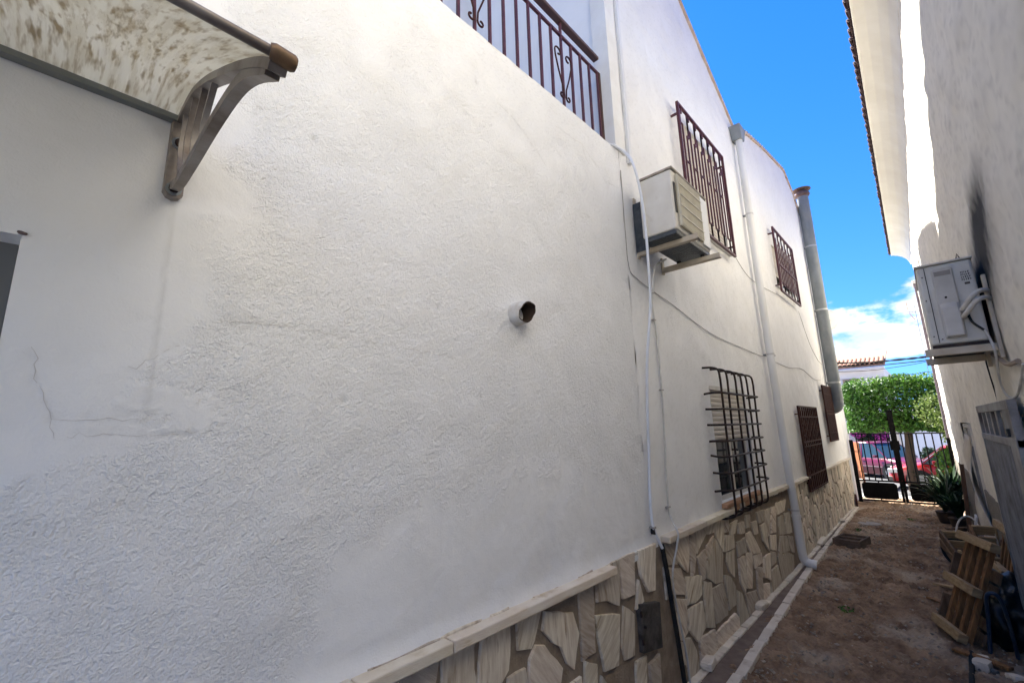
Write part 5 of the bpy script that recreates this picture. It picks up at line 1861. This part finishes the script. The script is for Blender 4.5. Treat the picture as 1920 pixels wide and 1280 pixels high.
# ------------------------------------------------------------------ pallets, crates and clutter at the foot of the cream wall
E_ = Vector((.357, -.934, 0)); N_ = Vector((.934, .357, 0))
Dv = N_ * math.cos(R(69)) + Vector((0, 0, 1)) * math.sin(R(69))
Nf = E_.cross(Dv).normalized()
if Nf.x > 0:
    Nf = -Nf
B0 = Vector((-.22, 5.08, .035))
def pallet(B0, label, loc, E_, Dv, Nf):
    pl = thing('wooden_pallet', label, 'pallet', loc, 'wooden pallets by the cream wall')
    for i, (sv, ln, off) in enumerate(((.0, .40, -.01), (.34, .42, 0.0), (.68, .46, .03))):
        MB().ob(B0 + E_ * (ln / 2 + off) + Dv * (sv + .02) + Nf * .035, E_ * ln / 2, Dv * .030, Nf * .028).build('batten', WOOD_PALE, pl, bevel=.003)
    for i in range(4):
        MB().ob(B0 + E_ * (.06 + .10 * i) + Dv * .36 - Nf * .012, E_ * .019, Dv * .37, Nf * .014).build('slat', WOOD, pl, bevel=.003)
    for i, sv in enumerate((.06, .16, .40, .50)):
        MB().ob(B0 + E_ * .10 - Nf * .09 + Dv * sv, E_ * .26, Dv * .040, Nf * .010).build('rear_batten', WOOD_DARK, pl, bevel=.003)
    for sv in (.0, .34):
        MB().ob(B0 - E_ * .13 - Nf * .06 + Dv * (sv + .10), E_ * .014, Dv * .11, Nf * .035).build('rear_block', WOOD_DARK, pl, bevel=.003)


pallet(B0, 'orange-brown slatted wooden pallet leaning towards the cream wall in front of the crates', (-.15, 4.92, 0), E_, Dv, Nf)
E2 = Vector((.12, -.993, 0)); N2 = Vector((.993, .12, 0))
D2v = N2 * math.cos(R(76)) + Vector((0, 0, 1)) * math.sin(R(76))
F2 = E2.cross(D2v).normalized()
if F2.x > 0:
    F2 = -F2
pallet(Vector((.10, 5.72, .035)), 'second slatted pallet standing steeper, half hidden behind the leaning orange-brown one', (.12, 5.55, 0), E2, D2v, F2)
for k, (a_, b_) in enumerate((((-.30, 5.75, .02), (-.05, 5.45, .03)), ((-.26, 6.25, .02), (.02, 6.05, .05)), ((-.16, 4.62, .02), (.10, 4.45, .03)))):
    o = MB().bar(a_, b_, .05, .018).build('wood_scrap', WOOD if k != 1 else WOOD_PALE, bevel=.002)
    tag(rebase(o, a_), ['broken brown slat lying on the soil just left of the leaning pallet', 'pale broken slat lying on the soil in front of the dark crate', 'broken brown slat lying among the rubble below the leaning pallet'][k], 'wood scrap')


def crate(label, c, s, rz, rx, m, m2):
    t = thing('wooden_crate', label, 'crate', (c[0], c[1], c[2] - s[2] / 2))
    Mx = Matrix.Translation(c) @ Matrix.Rotation(rz, 4, 'Z') @ Matrix.Rotation(rx, 4, 'X')
    ax = [Mx.to_3x3() @ Vector(v) for v in ((1, 0, 0), (0, 1, 0), (0, 0, 1))]
    def bb(x, y, z, hx, hy, hz, nm, mm):
        MB().ob(Mx @ Vector((x, y, z)), ax[0] * hx, ax[1] * hy, ax[2] * hz).build(nm, mm, t, bevel=.003)
    X, Y, Z = s[0] / 2, s[1] / 2, s[2] / 2
    for k in range(2):
        zz = -Z + (k + .5) * s[2] / 2
        for sg in (-1, 1):
            bb(sg * X, 0, zz, .010, Y, s[2] / 4 - .012, 'side_slat', m)
            bb(0, sg * (Y - .012), zz, X - .012, .010, s[2] / 4 - .012, 'end_slat', m2)
    for sx in (-1, 1):
        for sy in (-1, 1):
            bb(sx * (X - .026), sy * (Y - .038), 0, .014, .014, Z, 'corner_post', m2)
    for k in range(3):
        bb(-X + (k + .5) * s[0] / 3, 0, -Z + .012, s[0] / 6 - .008, Y - .024, .008, 'bottom_slat', m)
    return t


crate('dark wooden crate with pale ends, tipped behind the leaning pallet', (.015, 6.55, .30), (.26, .44, .20), .25, .30, WOOD_DARK, WOOD_PALE)
crate('upper orange wooden crate tilted against the cream wall behind the pallet', (.19, 5.95, .44), (.20, .52, .22), .10, .35, WOOD, WOOD_PALE)
crate('lower dark wooden crate on the ground against the cream wall under the tilted crate', (.16, 6.35, .13), (.24, .60, .24), .05, 0, WOOD_DARK, WOOD_DARK)
# black sack
bm = bmesh.new()
bmesh.ops.create_icosphere(bm, subdivisions=4, radius=1.0)
rs = random.Random(3)
from mathutils import noise as mnoise
for v in bm.verts:
    d = 1 + .22 * mnoise.noise(v.co * 2.2) + .09 * mnoise.noise(v.co * 6)
    v.co = Vector((v.co.x * .17 * d, v.co.y * .42 * d, max(v.co.z, -.75) * .26 * d))
me = bpy.data.meshes.new('refuse_sack')
bm.to_mesh(me); bm.free()
for p in me.polygons:
    p.use_smooth = True
me.materials.append(mat('sack', (.008, .008, .009), .4, spec=.4, bump=.5, bscale=20, bdist=.02))
o = bpy.data.objects.new('refuse_sack', me)
COL.objects.link(o)
o.location = (.15, 5.15, .19)
tag(o, 'crumpled black plastic sack in the dark corner beside the leaning pallet', 'sack')
c = smoothline([(.02, 4.60, .05), (.045, 4.50, .30), (.055, 4.42, .44), (.075, 4.38, .485), (.105, 4.38, .48), (.125, 4.42, .42), (.14, 4.55, .25), (.15, 4.70, .02)], 6)
tag(rebase(MB().tube(c, .011, 10).build('bent_tube', BLUEPIPE, smooth=True), (.1, 4.5, 0)), 'bent blue plastic tube standing in front of the black sack', 'tube')
c = smoothline([(-.075, 4.62, .02), (-.085, 4.3, .022), (-.10, 3.9, .02), (-.12, 3.4, .02), (-.13, 3.0, .02)], 6)
tag(rebase(MB().tube(c, .014, 8).build('rubber_hose', RUBBER, smooth=True), (-.1, 3.8, 0)), 'black rubber hose lying on the ground below the pallet', 'hose')
chunk('stone_tile', 'pale square tile leaning in the shadow behind the pallet', 'tile', (.215, 5.55, .20), (.03, .16, .16), .2, .6, COPING, seed=8)
chunk('wood_offcut', 'pale wood offcut standing behind the pallet battens', 'offcut', (.16, 5.62, .30), (.02, .10, .28), .2, .2, WOOD_PALE, seed=9)
RUBBLE = mat('rubble', (.20, .18, .155), .95, col2=(.13, .11, .095), scale=12, bump=.6)
rr = random.Random(12)
for k in range(16):
    px, py = rr.uniform(-.04, .28), rr.uniform(3.5, 4.8)
    s = rr.uniform(.03, .085)
    nm = ['broken concrete lump among the rubble at the foot of the cream wall'][0]
    chunk('rubble_stone', nm, 'rubble', (px, py, s * .22), (s, s * 1.5, s * .7), rr.uniform(0, 3), rr.uniform(-.2, .2), RUBBLE if k % 3 else KERB, 'rubble by the cream wall', seed=20 + k)
# plank, white board, hoop
o = MB().bar((.085, 8.75, 0.0), (.155, 8.85, .98), .045, .03, (0, 1, 0)).build('plank', mat('plank_wood', (.16, .085, .05), .8, col2=(.11, .06, .035), scale=8, stretch=(4, 4, .5)), bevel=.003)
tag(rebase(o, (.085, 8.75, 0)), 'brown plank standing upright between the plants and the grey door', 'plank')
o = MB().bar((.10, 8.1, 0.0), (.17, 8.1, .42), .02, .22, (0, 1, 0)).build('white_board', PVC, bevel=.003)
tag(rebase(o, (.1, 8.1, 0)), 'white plastic board leaning on the cream wall beside the plank', 'board')
c = [(.06 + .10 * math.cos(a), 7.5 + .30 * math.sin(a) * .6, .30 + .16 * math.sin(a) + .05 * math.cos(a)) for a in [2 * math.pi * k / 40 for k in range(38)]]
tag(rebase(MB().tube(c, .009, 8).build('hose_hoop', CABLE, smooth=True), (.06, 7.5, .1)), 'pale hose bent into a hoop in front of the white board', 'hose')
mb = MB()
for k in range(3):
    pass
o = thing('black_tub', 'black rubber tub tipped over behind the dark wooden crate', 'tub', (.03, 7.3, 0))
MB().tube([(.0, 7.05, .19), (.01, 7.12, .18), (.03, 7.35, .17)], [.185, .18, .15], 24).build('bowl', RUBBER, o, smooth=True)
MB().tube([(-.004, 7.035, .19), (.004, 7.06, .19)], .195, 24, cap=False).build('rim', RUBBER, o, smooth=True)
o = MB().bar((-.14, 9.05, .07), (.18, 9.25, .10), .05, .02).build('plank', WOOD_DARK, bevel=.003)
tag(rebase(o, (0, 9.15, .06)), 'short dark board lying across the pots under the plants', 'plank')


def strap_plant(label, c, n, h, w, m, seed, pot=True):
    t = thing('potted_plant', label, 'plant', c)
    r = random.Random(seed)
    if pot:
        MB().tube([(c[0], c[1], 0.005), (c[0], c[1], .15), (c[0], c[1], .17)], [.09, .12, .13], 18).build('pot', mat('pot_dark', (.06, .04, .03), .8), t, smooth=True)
    mb = MB()
    for k in range(n):
        a = r.uniform(0, 2 * math.pi)
        L = h * r.uniform(.6, 1.15)
        lean = r.uniform(.25, .95)
        wd = w * r.uniform(.7, 1.2)
        vs_, fs_ = [], []
        sdir = Vector((-math.sin(a), math.cos(a), 0))
        for i in range(7):
            s = i / 6
            out_ = lean * L * (s ** 1.3) * .75
            up_ = L * (s - .55 * lean * s * s * s)
            p = Vector((c[0] + math.cos(a) * out_, c[1] + math.sin(a) * out_, .14 + up_))
            ww = wd * (1 - abs(2 * s - .7) ** 2 * .5) if s < .95 else .004
            p.x = min(p.x, xr(p.y) - .03)
            vs_ += [p - sdir * ww / 2, p + Vector((0, 0, -.01)), p + sdir * ww / 2]
        for i in range(6):
            o3 = i * 3
            fs_ += [(o3, o3 + 1, o3 + 4, o3 + 3), (o3 + 1, o3 + 2, o3 + 5, o3 + 4)]
        mb.add(vs_, fs_)
    mb.build('foliage', m, t)
    return t


strap_plant('large dark strap-leaved plant by the gate post at the cream house corner', (-.02, 10.6, 0), 90, .80, .055, LEAF_DARK, 1)
strap_plant('dark strap-leaved plant spilling into the alley in front of the gate panel', (-.12, 10.0, 0), 80, .62, .05, LEAF_DARK, 2)
strap_plant('low dark plant nearest the upright brown plank', (.02, 9.45, 0), 60, .48, .05, LEAF_DARK, 3)


def leaf_blob(c, s, n, size, m, name, parent, seed, bias=(0, -.3, .5), flat_box=True, arch=0.0):
    g = np.random.default_rng(seed)
    p = g.uniform(-1, 1, (n * 3, 3))
    r = np.max(np.abs(p), axis=1) if flat_box else np.linalg.norm(p, axis=1)
    keep = (r < 1) & (g.random(n * 3) < (0.30 + .70 * r ** 2))
    p = p[keep][:n]
    # uneven outline
    q = p.copy()
    lump = np.sin(q[:, 0] * 5.1 + seed) * np.sin(q[:, 1] * 4.3 + 1) * np.sin(q[:, 2] * 4.7 + 2) + .6 * np.sin(q[:, 0] * 11 + 2 * seed) * np.sin(q[:, 2] * 9)
    p = p * (1 + .10 * lump[:, None])
    if arch:
        p[:, 2] = np.where(p[:, 2] > 0, p[:, 2] * (1 - arch * p[:, 0] ** 2 + .10 * np.sin(p[:, 0] * 6.3 + 1) + .06 * np.sin(p[:, 0] * 15)), p[:, 2])
    pts = np.array(c) + p * np.array(s)
    V, F = leaves_mesh(pts, np.array(bias) + p * .6, size, .52, .12, seed)
    return mesh_np(name, V, F, m, parent)


for (wx, wy, wr, lab) in ((-.82, 5.0, .06, 'small green weed tuft in the middle of the alley soil'), (-1.10, 8.6, .04, 'tiny green weed beside the drain edging short of the pale round cover'), (-.55, 9.9, .05, 'green weed tuft in the soil just inside the alley gate')):
    wt = thing('weed', lab, 'weed', (wx, wy, 0))
    leaf_blob((wx, wy, .018), (wr, wr * 1.6, .016), 46, .026, LEAF, 'leaves', wt, int(wy * 10), (0, 0, 1), flat_box=False)

# ------------------------------------------------------------------ street beyond the gate
tr = thing('clipped_tree', 'box-clipped green street tree with bare trunk behind the alley gate', 'tree', (-.60, 14.4, -.05))
tp = smoothline([(-.62, 14.4, -.06), (-.605, 14.4, .4), (-.575, 14.4, .9), (-.545, 14.42, 1.25), (-.55, 14.45, 1.55)], 4)
MB().tube(tp, [.115 - .035 * min(1, i / 10) for i in range(len(tp))], 12).build('trunk', BARK, tr, smooth=True)
for k, (dx, dy) in enumerate(((-.5, .1), (.45, -.1), (.1, .5), (-.2, -.4), (.7, .2), (-.8, -.1))):
    MB().tube([(-.55, 14.45, 1.35), (-.55 + dx * .5, 14.45 + dy * .5, 1.65), (-.55 + dx, 14.45 + dy, 2.1)], [.045, .03, .014], 7).build('limb', BARK, tr, smooth=True)
leaf_blob((-.62, 14.55, 1.97), (1.08, .62, .64), 14000, .090, LEAF, 'crown', tr, 5, arch=.22)
leaf_blob((-.55, 14.5, 2.50), (.80, .55, .17), 1300, .080, LEAF_BRIGHT, 'crown_new_growth', tr, 6, (0, 0, 1))
pt = thing('pale_shrub', 'pale yellow-green tall shrub overlapping the clipped tree beside the cream house corner', 'shrub', (.15, 13.4, -.03))
MB().tube([(.18, 13.4, -.05), (.14, 13.42, .8), (.06, 13.4, 1.6)], [.03, .022, .012], 7).build('stem', BARK, pt, smooth=True)
leaf_blob((.02, 13.4, 1.80), (.36, .30, .40), 620, .065, LEAF_PALE, 'crown', pt, 8, flat_box=False)
leaf_blob((.13, 13.4, 1.40), (.14, .2, .35), 420, .075, LEAF_PALE, 'lower_crown', pt, 9, flat_box=False)
bs = thing('leafy_bush', 'bright green leafy bush in the bed to the right of the red cars', 'bush', (.12, 13.75, -.03))
leaf_blob((.12, 13.75, .52), (.32, .32, .52), 1500, .085, LEAF_BRIGHT, 'foliage', bs, 10, flat_box=False)
bs2 = thing('leafy_bush', 'low brown-green bush at the bed edge in front of the red car', 'bush', (-.15, 13.6, -.03))
leaf_blob((-.12, 13.55, .26), (.20, .2, .17), 500, .06, LEAF_PALE, 'foliage', bs2, 11, flat_box=False)
for k in range(9):
    chunk('bed_stone', 'yellowish rounded stone edging the planting bed behind the gate', 'stone', (-.30 + .075 * k, 13.15 + .05 * (k % 3), .03 + .02 * (k % 2)), (.08, .10, .08), k * .7, .1 * k, mat('bed_stone', (.42, .34, .22), .9, col2=(.55, .47, .33), scale=9), 'stones edging the planting bed', seed=60 + k)

o = MB().box((-1.62, 11.155, -.02), (-1.43, 12.0, 1.95)).build('sun_block_wall', PLAIN, bevel=.01)  # added and raised to keep sun off the ground inside the gate
tag(rebase(o, (-1.52, 11.6, 0)), 'added white sun-blocking wall continuing the white houses just beyond the alley gate', 'wall')
# brown garden gate leaf, pillar, low block across the street corner
bd = thing('garden_gate', 'brown wooden garden gate leaf standing open beyond the alley gate', 'gate', (-1.70, 15.0, -.1))
MB().hexa([(-1.80, 15.3, -.02), (-1.60, 14.9, -.02), (-1.58, 14.93, -.02), (-1.78, 15.33, -.02), (-1.80, 15.3, 1.05), (-1.60, 14.9, 1.05), (-1.58, 14.93, 1.05), (-1.78, 15.33, 1.05)]).build('leaf', mat('brown_door', (.30, .11, .045), .55, col2=(.24, .085, .035), scale=5, stretch=(3, 3, .5)), bd, bevel=.004)
MB().bar((-1.79, 15.27, .35), (-1.60, 14.89, .35), .02, .05).build('ledge', mat('brown_door', (.3, .1, .04)), bd)
MB().bar((-1.79, 15.27, .85), (-1.60, 14.89, .85), .02, .05).build('ledge', mat('brown_door', (.3, .1, .04)), bd)
MB().box((-1.83, 15.28, -.1), (-1.80, 15.36, 1.08)).build('post', BLACK_IRON, bd)
o = MB().box((-2.4, 14.9, -.12), (-1.62, 15.2, .12)).build('step_block', mat('cream_step', (.62, .52, .42), .9, bump=.4), bevel=.01)
tag(rebase(o, (-2.0, 15.05, -.1)), 'low cream kerb block at the foot of the brown garden gate', 'block')
o = MB().box((-2.6, 15.4, -.12), (-1.82, 15.6, 1.35)).build('gate_pillar', PLAIN, bevel=.01)
tag(rebase(o, (-2.2, 15.5, -.1)), 'white rendered pillar carrying the brown garden gate', 'pillar')


# ------------------------------------------------------------------ cars
def make_car(name, label, paint, loc, yaw, L, W, H, nose, group):
    """hatchback; local x forward. nose: relative length of the bonnet"""
    t = thing(name, label, 'car', loc, group)
    Mx = Matrix.Translation(loc) @ Matrix.Rotation(yaw, 4, 'Z')

    def P(x, y, z):
        return Mx @ Vector((x, y, z))
    hl = L / 2
    belt = H * .60
    # body shell, stations front to back: x, half width, sill z, shoulder z
    st = [(hl, .30 * W, .16 * H, .40 * H), (hl - .03 * L, .42 * W, .14 * H, .47 * H), (hl - .10 * L, .475 * W, .13 * H, .52 * H), (hl - nose * L, .49 * W, .13 * H, .585 * H), (0, .50 * W, .13 * H, belt),
          (-hl + .25 * L, .50 * W, .13 * H, belt + .01), (-hl + .10 * L, .48 * W, .14 * H, belt), (-hl + .03 * L, .44 * W, .16 * H, .57 * H), (-hl, .34 * W, .20 * H, .48 * H)]
    vs_, fs_ = [], []
    for (x, hw, z0, z1) in st:
        dz = z1 - z0
        ring = [(0, z0), (hw * .9, z0), (hw, z0 + .18 * dz), (hw * 1.01, z0 + .55 * dz), (hw * .985, z0 + .85 * dz), (hw * .90, z1), (hw * .45, z1 + .02 * H), (0, z1 + .025 * H)]
        full = ring + [(-a, b) for a, b in ring[-2:0:-1]]
        vs_ += [P(x, a, b) for a, b in full]
    k = len(full)
    for i in range(len(st) - 1):
        for j in range(k):
            fs_.append((i * k + j, i * k + (j + 1) % k, (i + 1) * k + (j + 1) % k, (i + 1) * k + j))
    fs_ += [tuple(range(k)), tuple((len(st) - 1) * k + j for j in range(k))]
    b = MB().add(vs_, fs_).build('body', paint, t, smooth=True)
    # glasshouse
    ws = hl - nose * L
    gs = [(ws + .02 * L, .44 * W, .44 * W, belt - .02, belt), (ws - .13 * L, .46 * W, .37 * W, belt - .02, .955 * H), (ws - .22 * L, .46 * W, .38 * W, belt - .02, H), (-hl + .26 * L, .46 * W, .375 * W, belt - .02, .985 * H), (-hl + .15 * L, .455 * W, .36 * W, belt - .02, .93 * H), (-hl + .05 * L, .43 * W, .42 * W, belt - .03, belt + .01)]
    vs_, fs_ = [], []
    for (x, hb_, ht, z0, z1) in gs:
        vs_ += [P(x, -hb_, z0), P(x, -ht, z1), P(x, ht, z1), P(x, hb_, z0)]
    for i in range(len(gs) - 1):
        for j in range(3):
            fs_.append((i * 4 + j, i * 4 + j + 1, i * 4 + 5 + j, i * 4 + 4 + j))
    fs_ += [(0, 1, 2, 3), tuple((len(gs) - 1) * 4 + j for j in (3, 2, 1, 0))]
    MB().add(vs_, fs_).build('glasshouse', mat('car_glass', (.03, .055, .065), .05, spec=.8), t)
    rf = MB()
    vs_, fs_ = [], []
    for (x, hb_, ht, z0, z1) in gs[1:5]:
        vs_ += [P(x, -ht - .012, z1 - .012), P(x, -ht * .9, z1 + .02), P(x, 0, z1 + .03), P(x, ht * .9, z1 + .02), P(x, ht + .012, z1 - .012)]
    for i in range(3):
        for j in range(4):
            fs_.append((i * 5 + j, i * 5 + j + 1, i * 5 + 6 + j, i * 5 + 5 + j))
    r_o = rf.add(vs_, fs_).build('roof', paint, t, smooth=True)
    r_o.modifiers.new('solid', 'SOLIDIFY').thickness = .012
    for sy in (-1, 1):
        def pil(i0, f0, i1, f1, w):
            a = Vector((0, 0, 0)); c_ = Vector((0, 0, 0))
            return
        # pillars in body colour
        for (xa, xb_, w, ia) in ((ws + .02 * L, ws - .13 * L, .03, 0), (-.01 * L, -.02 * L, .035, None), (-hl + .05 * L, -hl + .15 * L, .05, 5)):
            za, zb = belt - .01, .955 * H if ia == 0 else (.985 * H if ia is None else .93 * H)
            ya, yb = (.452 if ia is not None else .468) * W, (.376 if ia != 5 else .366) * W
            MB().bar(P(xa, sy * ya, za), P(xb_, sy * yb, zb), w, .016, Mx.to_3x3() @ Vector((0, sy, .2))).build('pillar', paint, t)
        MB().bar(P(ws - .02 * L, sy * .505 * W, belt - .25 * H), P(-hl + .2 * L, sy * .508 * W, belt - .25 * H), .015, .02).build('side_moulding', mat('moulding', (.25, .2, .22), .5), t)
        MB().ob(P(.02 * L, sy * .503 * W, belt - .10 * H), Mx.to_3x3() @ Vector((.05, 0, 0)), Mx.to_3x3() @ Vector((0, .008, 0)), (0, 0, .010)).build('door_handle', paint, t)
        MB().ob(P(ws - .06 * L, sy * .555 * W, belt + .04), Mx.to_3x3() @ Vector((.04, 0, 0)), Mx.to_3x3() @ Vector((0, .055, 0)), (0, 0, .035)).build('mirror', paint, t, bevel=.012)
        MB().ob(P(hl - .045 * L, sy * .36 * W, .42 * H), Mx.to_3x3() @ Vector((.045 * L, 0, 0)), Mx.to_3x3() @ Vector((0, .085 * W, 0)), (0, 0, .045 * H)).build('headlight', LAMPGLASS, t, bevel=.015)
        MB().ob(P(-hl + .03 * L, sy * .37 * W, .48 * H), Mx.to_3x3() @ Vector((.025 * L, 0, 0)), Mx.to_3x3() @ Vector((0, .07 * W, 0)), (0, 0, .06 * H)).build('tail_light', mat('tail_lens', (.45, .01, .01), .2), t, bevel=.012)
        for xw in (hl - .20 * L, -hl + .19 * L):
            r = .215 * H
            wv = [P(xw, sy * (.40 * W), r), P(xw, sy * (.515 * W), r)]
            wo = MB().tube([wv[0], wv[0].lerp(wv[1], .15), wv[0].lerp(wv[1], .85), wv[1]], [r * .9, r, r, r * .92], 24).build('wheel', RUBBER, t, smooth=True)
            MB().tube([P(xw, sy * .505 * W, r), P(xw, sy * .522 * W, r)], r * .62, 20).build('rim', STEEL_RIM, wo, smooth=True)
            MB().tube([P(xw, sy * .47 * W, r), P(xw, sy * .506 * W, r)], r * 1.16, 24).build('wheel_arch', BLACK, t)
    MB().ob(P(hl - .012 * L, 0, .23 * H), Mx.to_3x3() @ Vector((.02 * L, 0, 0)), Mx.to_3x3() @ Vector((0, .40 * W, 0)), (0, 0, .06 * H)).build('bumper', mat('bumper', (.16, .15, .15), .6), t, bevel=.02)
    MB().ob(P(-hl + .012 * L, 0, .28 * H), Mx.to_3x3() @ Vector((.02 * L, 0, 0)), Mx.to_3x3() @ Vector((0, .42 * W, 0)), (0, 0, .07 * H)).build('bumper', mat('bumper', (.2, .2, .2)), t, bevel=.02)
    MB().ob(P(hl + .006 * L, 0, .24 * H), Mx.to_3x3() @ Vector((.004, 0, 0)), Mx.to_3x3() @ Vector((0, .15 * W, 0)), (0, 0, .035 * H)).build('number_plate', PLAIN, t)
    return t


make_car('parked_car', 'maroon car parked across the street under the pink flowers', MAROON, (-1.60, 19.3, -.22), R(-38), 3.1, 1.28, 1.12, .26, 'cars parked in the street')
make_car('parked_car', 'bright red car with pale headlight right behind the tree trunk', RED, (.36, 15.75, -.125), R(180), 2.95, 1.22, 1.08, .25, 'cars parked in the street')

# ------------------------------------------------------------------ houses across the street
FARW = mat('far_render', (.74, .71, .70), .9, col2=(.66, .62, .60), scale=1.5)
fh = thing('far_house', 'pale house with clay tile eaves across the street behind the clipped tree', 'house', (-3.5, 24, -.2))
mb = MB()
mb.box((-8.0, 24.0, -.3), (-1.28, 29, 3.80)).build('wall', FARW, fh)
FT = tile_mesh(1.3, .085, .02)
FT.materials.append(TERRA)
x_ = -4.4
while x_ < -1.30:
    shared('roof_tile', FT, fh, Matrix.Translation((x_, 23.72, 3.92)) @ Matrix.Rotation(R(90), 4, 'Z') @ Matrix.Rotation(R(-17), 4, 'Y'))
    x_ += .155
MB().hexa([(-8.1, 23.74, 3.82), (-1.20, 23.74, 3.82), (-1.20, 27, 4.75), (-8.1, 27, 4.75), (-8.1, 23.74, 3.90), (-1.20, 23.74, 3.90), (-1.20, 27, 4.83), (-8.1, 27, 4.83)]).build('roof', TERRA, fh)
MB().box((-8.05, 23.80, 3.70), (-1.24, 23.99, 3.815)).build('cornice', FARW, fh, bevel=.02)
wf = MB().box((-2.72, 23.965, 2.55), (-2.18, 23.998, 3.38)).build('window', mat('far_frame', (.42, .30, .22), .7), fh)
MB().box((-2.66, 23.955, 2.60), (-2.24, 23.964, 3.32)).build('pane', GLASS, wf)
for k in range(8):
    MB().box((-2.66 + k * .058, 23.93, 2.57), (-2.645 + k * .058, 23.945, 3.36)).build('window_bar', mat('far_bar', (.38, .28, .22), .6), wf)
dw = MB().box((-2.55, 23.93, -.2), (-1.35, 23.998, 1.62)).build('doorway', mat('doorway_shade', (.02, .018, .018), .7), fh)  # near-black slab painted as the shade inside the open doorway
MB().box((-2.82, 23.86, -.2), (-2.56, 23.998, 1.75)).build('door_pier', FARW, fh)
bg_ = thing('bougainvillea', 'pink flowering climber hanging in front of the dark doorway across the street', 'climber', (-2.1, 23.6, -.14))
leaf_blob((-2.45, 23.6, 1.15), (.30, .2, .25), 420, .10, PETAL, 'blossoms', bg_, 31, flat_box=False)
leaf_blob((-1.75, 23.6, 1.05), (.26, .2, .30), 300, .10, PETAL, 'blossoms', bg_, 32, flat_box=False)
leaf_blob((-2.1, 23.65, 1.0), (.55, .2, .38), 350, .09, LEAF_DARK, 'foliage', bg_, 33, flat_box=False)
MB().tube([(-2.0, 23.7, -.15), (-2.05, 23.68, .5), (-2.2, 23.66, 1.1)], [.03, .025, .012], 7).build('stem', BARK, bg_)
fw = thing('street_house', 'plain white low building across the street to the right of the tree trunk', 'building', (1.5, 22.6, -.15))
MB().box((-1.12, 22.62, -.2), (6, 26, 1.95)).build('wall', mat('street_white', (.78, .78, .80), .9, col2=(.72, .72, .74), scale=1.2), fw)
MB().box((-1.20, 22.52, 1.952), (6.1, 26.1, 2.06)).build('parapet', FARW, fw, bevel=.02)
MB().box((-1.40, 22.50, -.2), (-1.121, 22.8, 1.5)).build('corner_pier', mat('pier_cream', (.70, .60, .48), .9), fw)
hl_ = thing('planter_bush', 'dark spiky shrub in front of the plain white building', 'shrub', (-.25, 20.9, -.14))
leaf_blob((-.35, 20.9, .35), (.22, .2, .32), 260, .16, LEAF_DARK, 'foliage', hl_, 41, flat_box=False)

np_ = thing('rough_pillar', 'narrow purple-grey roughcast corner pillar beyond the cream house', 'pillar', (.6, 12.5, 0))
MB().box((.088, 12.1, 0), (.9, 12.5, 4.35)).build('shaft', mat('purple_roughcast', (.24, .20, .22), .95, col2=(.15, .12, .14), scale=16, bump=1.0, bscale=30, bdist=.03), np_)
MB().box((.07, 12.08, 4.352), (.92, 12.52, 4.42)).build('cap_stone', PLAIN, np_, bevel=.01)

# overhead cables
for k, (za, zm, zb, r, lab) in enumerate(((3.02, 2.84, 2.86, .016, 'thick black twisted service cable, topmost of those crossing above the gate'), (2.93, 2.76, 2.79, .010, 'black service cable just below the thick twisted one above the gate'),
                                         (2.80, 2.66, 2.77, .006, 'thin sagging black wire below the service cables above the gate'), (2.56, 2.50, 2.55, .004, 'thinnest black wire, lowest of those crossing above the tree'))):
    ps = smoothline([(-3.0, 11.16, za), (-1.9, 11.75, (za + zm) / 2 - .02), (-1.0, 12.15, zm), (-.3, 12.4, (zm + zb) / 2), (.088, 12.44, zb)], 8)
    mb = MB()
    if k == 0:
        for ph in (0, math.pi):
            q = [p + Vector((0, .012 * math.cos(i * .9 + ph), .012 * math.sin(i * .9 + ph))) for i, p in enumerate(ps)]
            mb.tube(q, r * .75, 7)
    else:
        mb.tube(ps, r, 6)
    o = mb.build('service_cable', BLACK, smooth=True)
    tag(rebase(o, (-1.0, 12.15, zm)), lab, 'cable')
an = thing('roof_antenna', 'orange-tipped television antenna against the clouds above the far roofs', 'antenna', (-.05, 24.5, 2.06))
MB().tube([(.06, 24.5, 2.06), (.06, 24.5, 6.35)], .010, 6).build('mast', GALV, an)
MB().tube([(-.20, 24.4, 6.0), (.45, 24.8, 6.0)], .010, 6).build('boom', GALV, an)
for k in range(8):
    x = -.15 + k * .075
    y = 24.4 + .4 * (x + .2) / .65
    MB().tube([(x + .08, y - .14, 6.0), (x - .08, y + .14, 6.0)], .006, 5).build('element', GALV, an)
ORG = mat('antenna_orange', (.70, .28, .08), .5)
MB().bar((-.16, 24.42, 6.05), (-.17, 24.42, 6.42), .05, .02).build('reflector', ORG, an)
MB().bar((-.14, 24.42, 5.95), (.0, 24.42, 5.62), .05, .02).build('reflector', ORG, an)

# ------------------------------------------------------------------ to metres
done = set()
for o in bpy.data.objects:
    if o.type == 'MESH' and o.data.name not in done:
        o.data.transform(Matrix.Scale(UNIT, 4))
        done.add(o.data.name)
    for md in o.modifiers:
        if md.type == 'BEVEL':
            md.width *= UNIT
        if md.type == 'SOLIDIFY':
            md.thickness *= UNIT
    o.location = o.location * UNIT
bpy.context.view_layer.update()
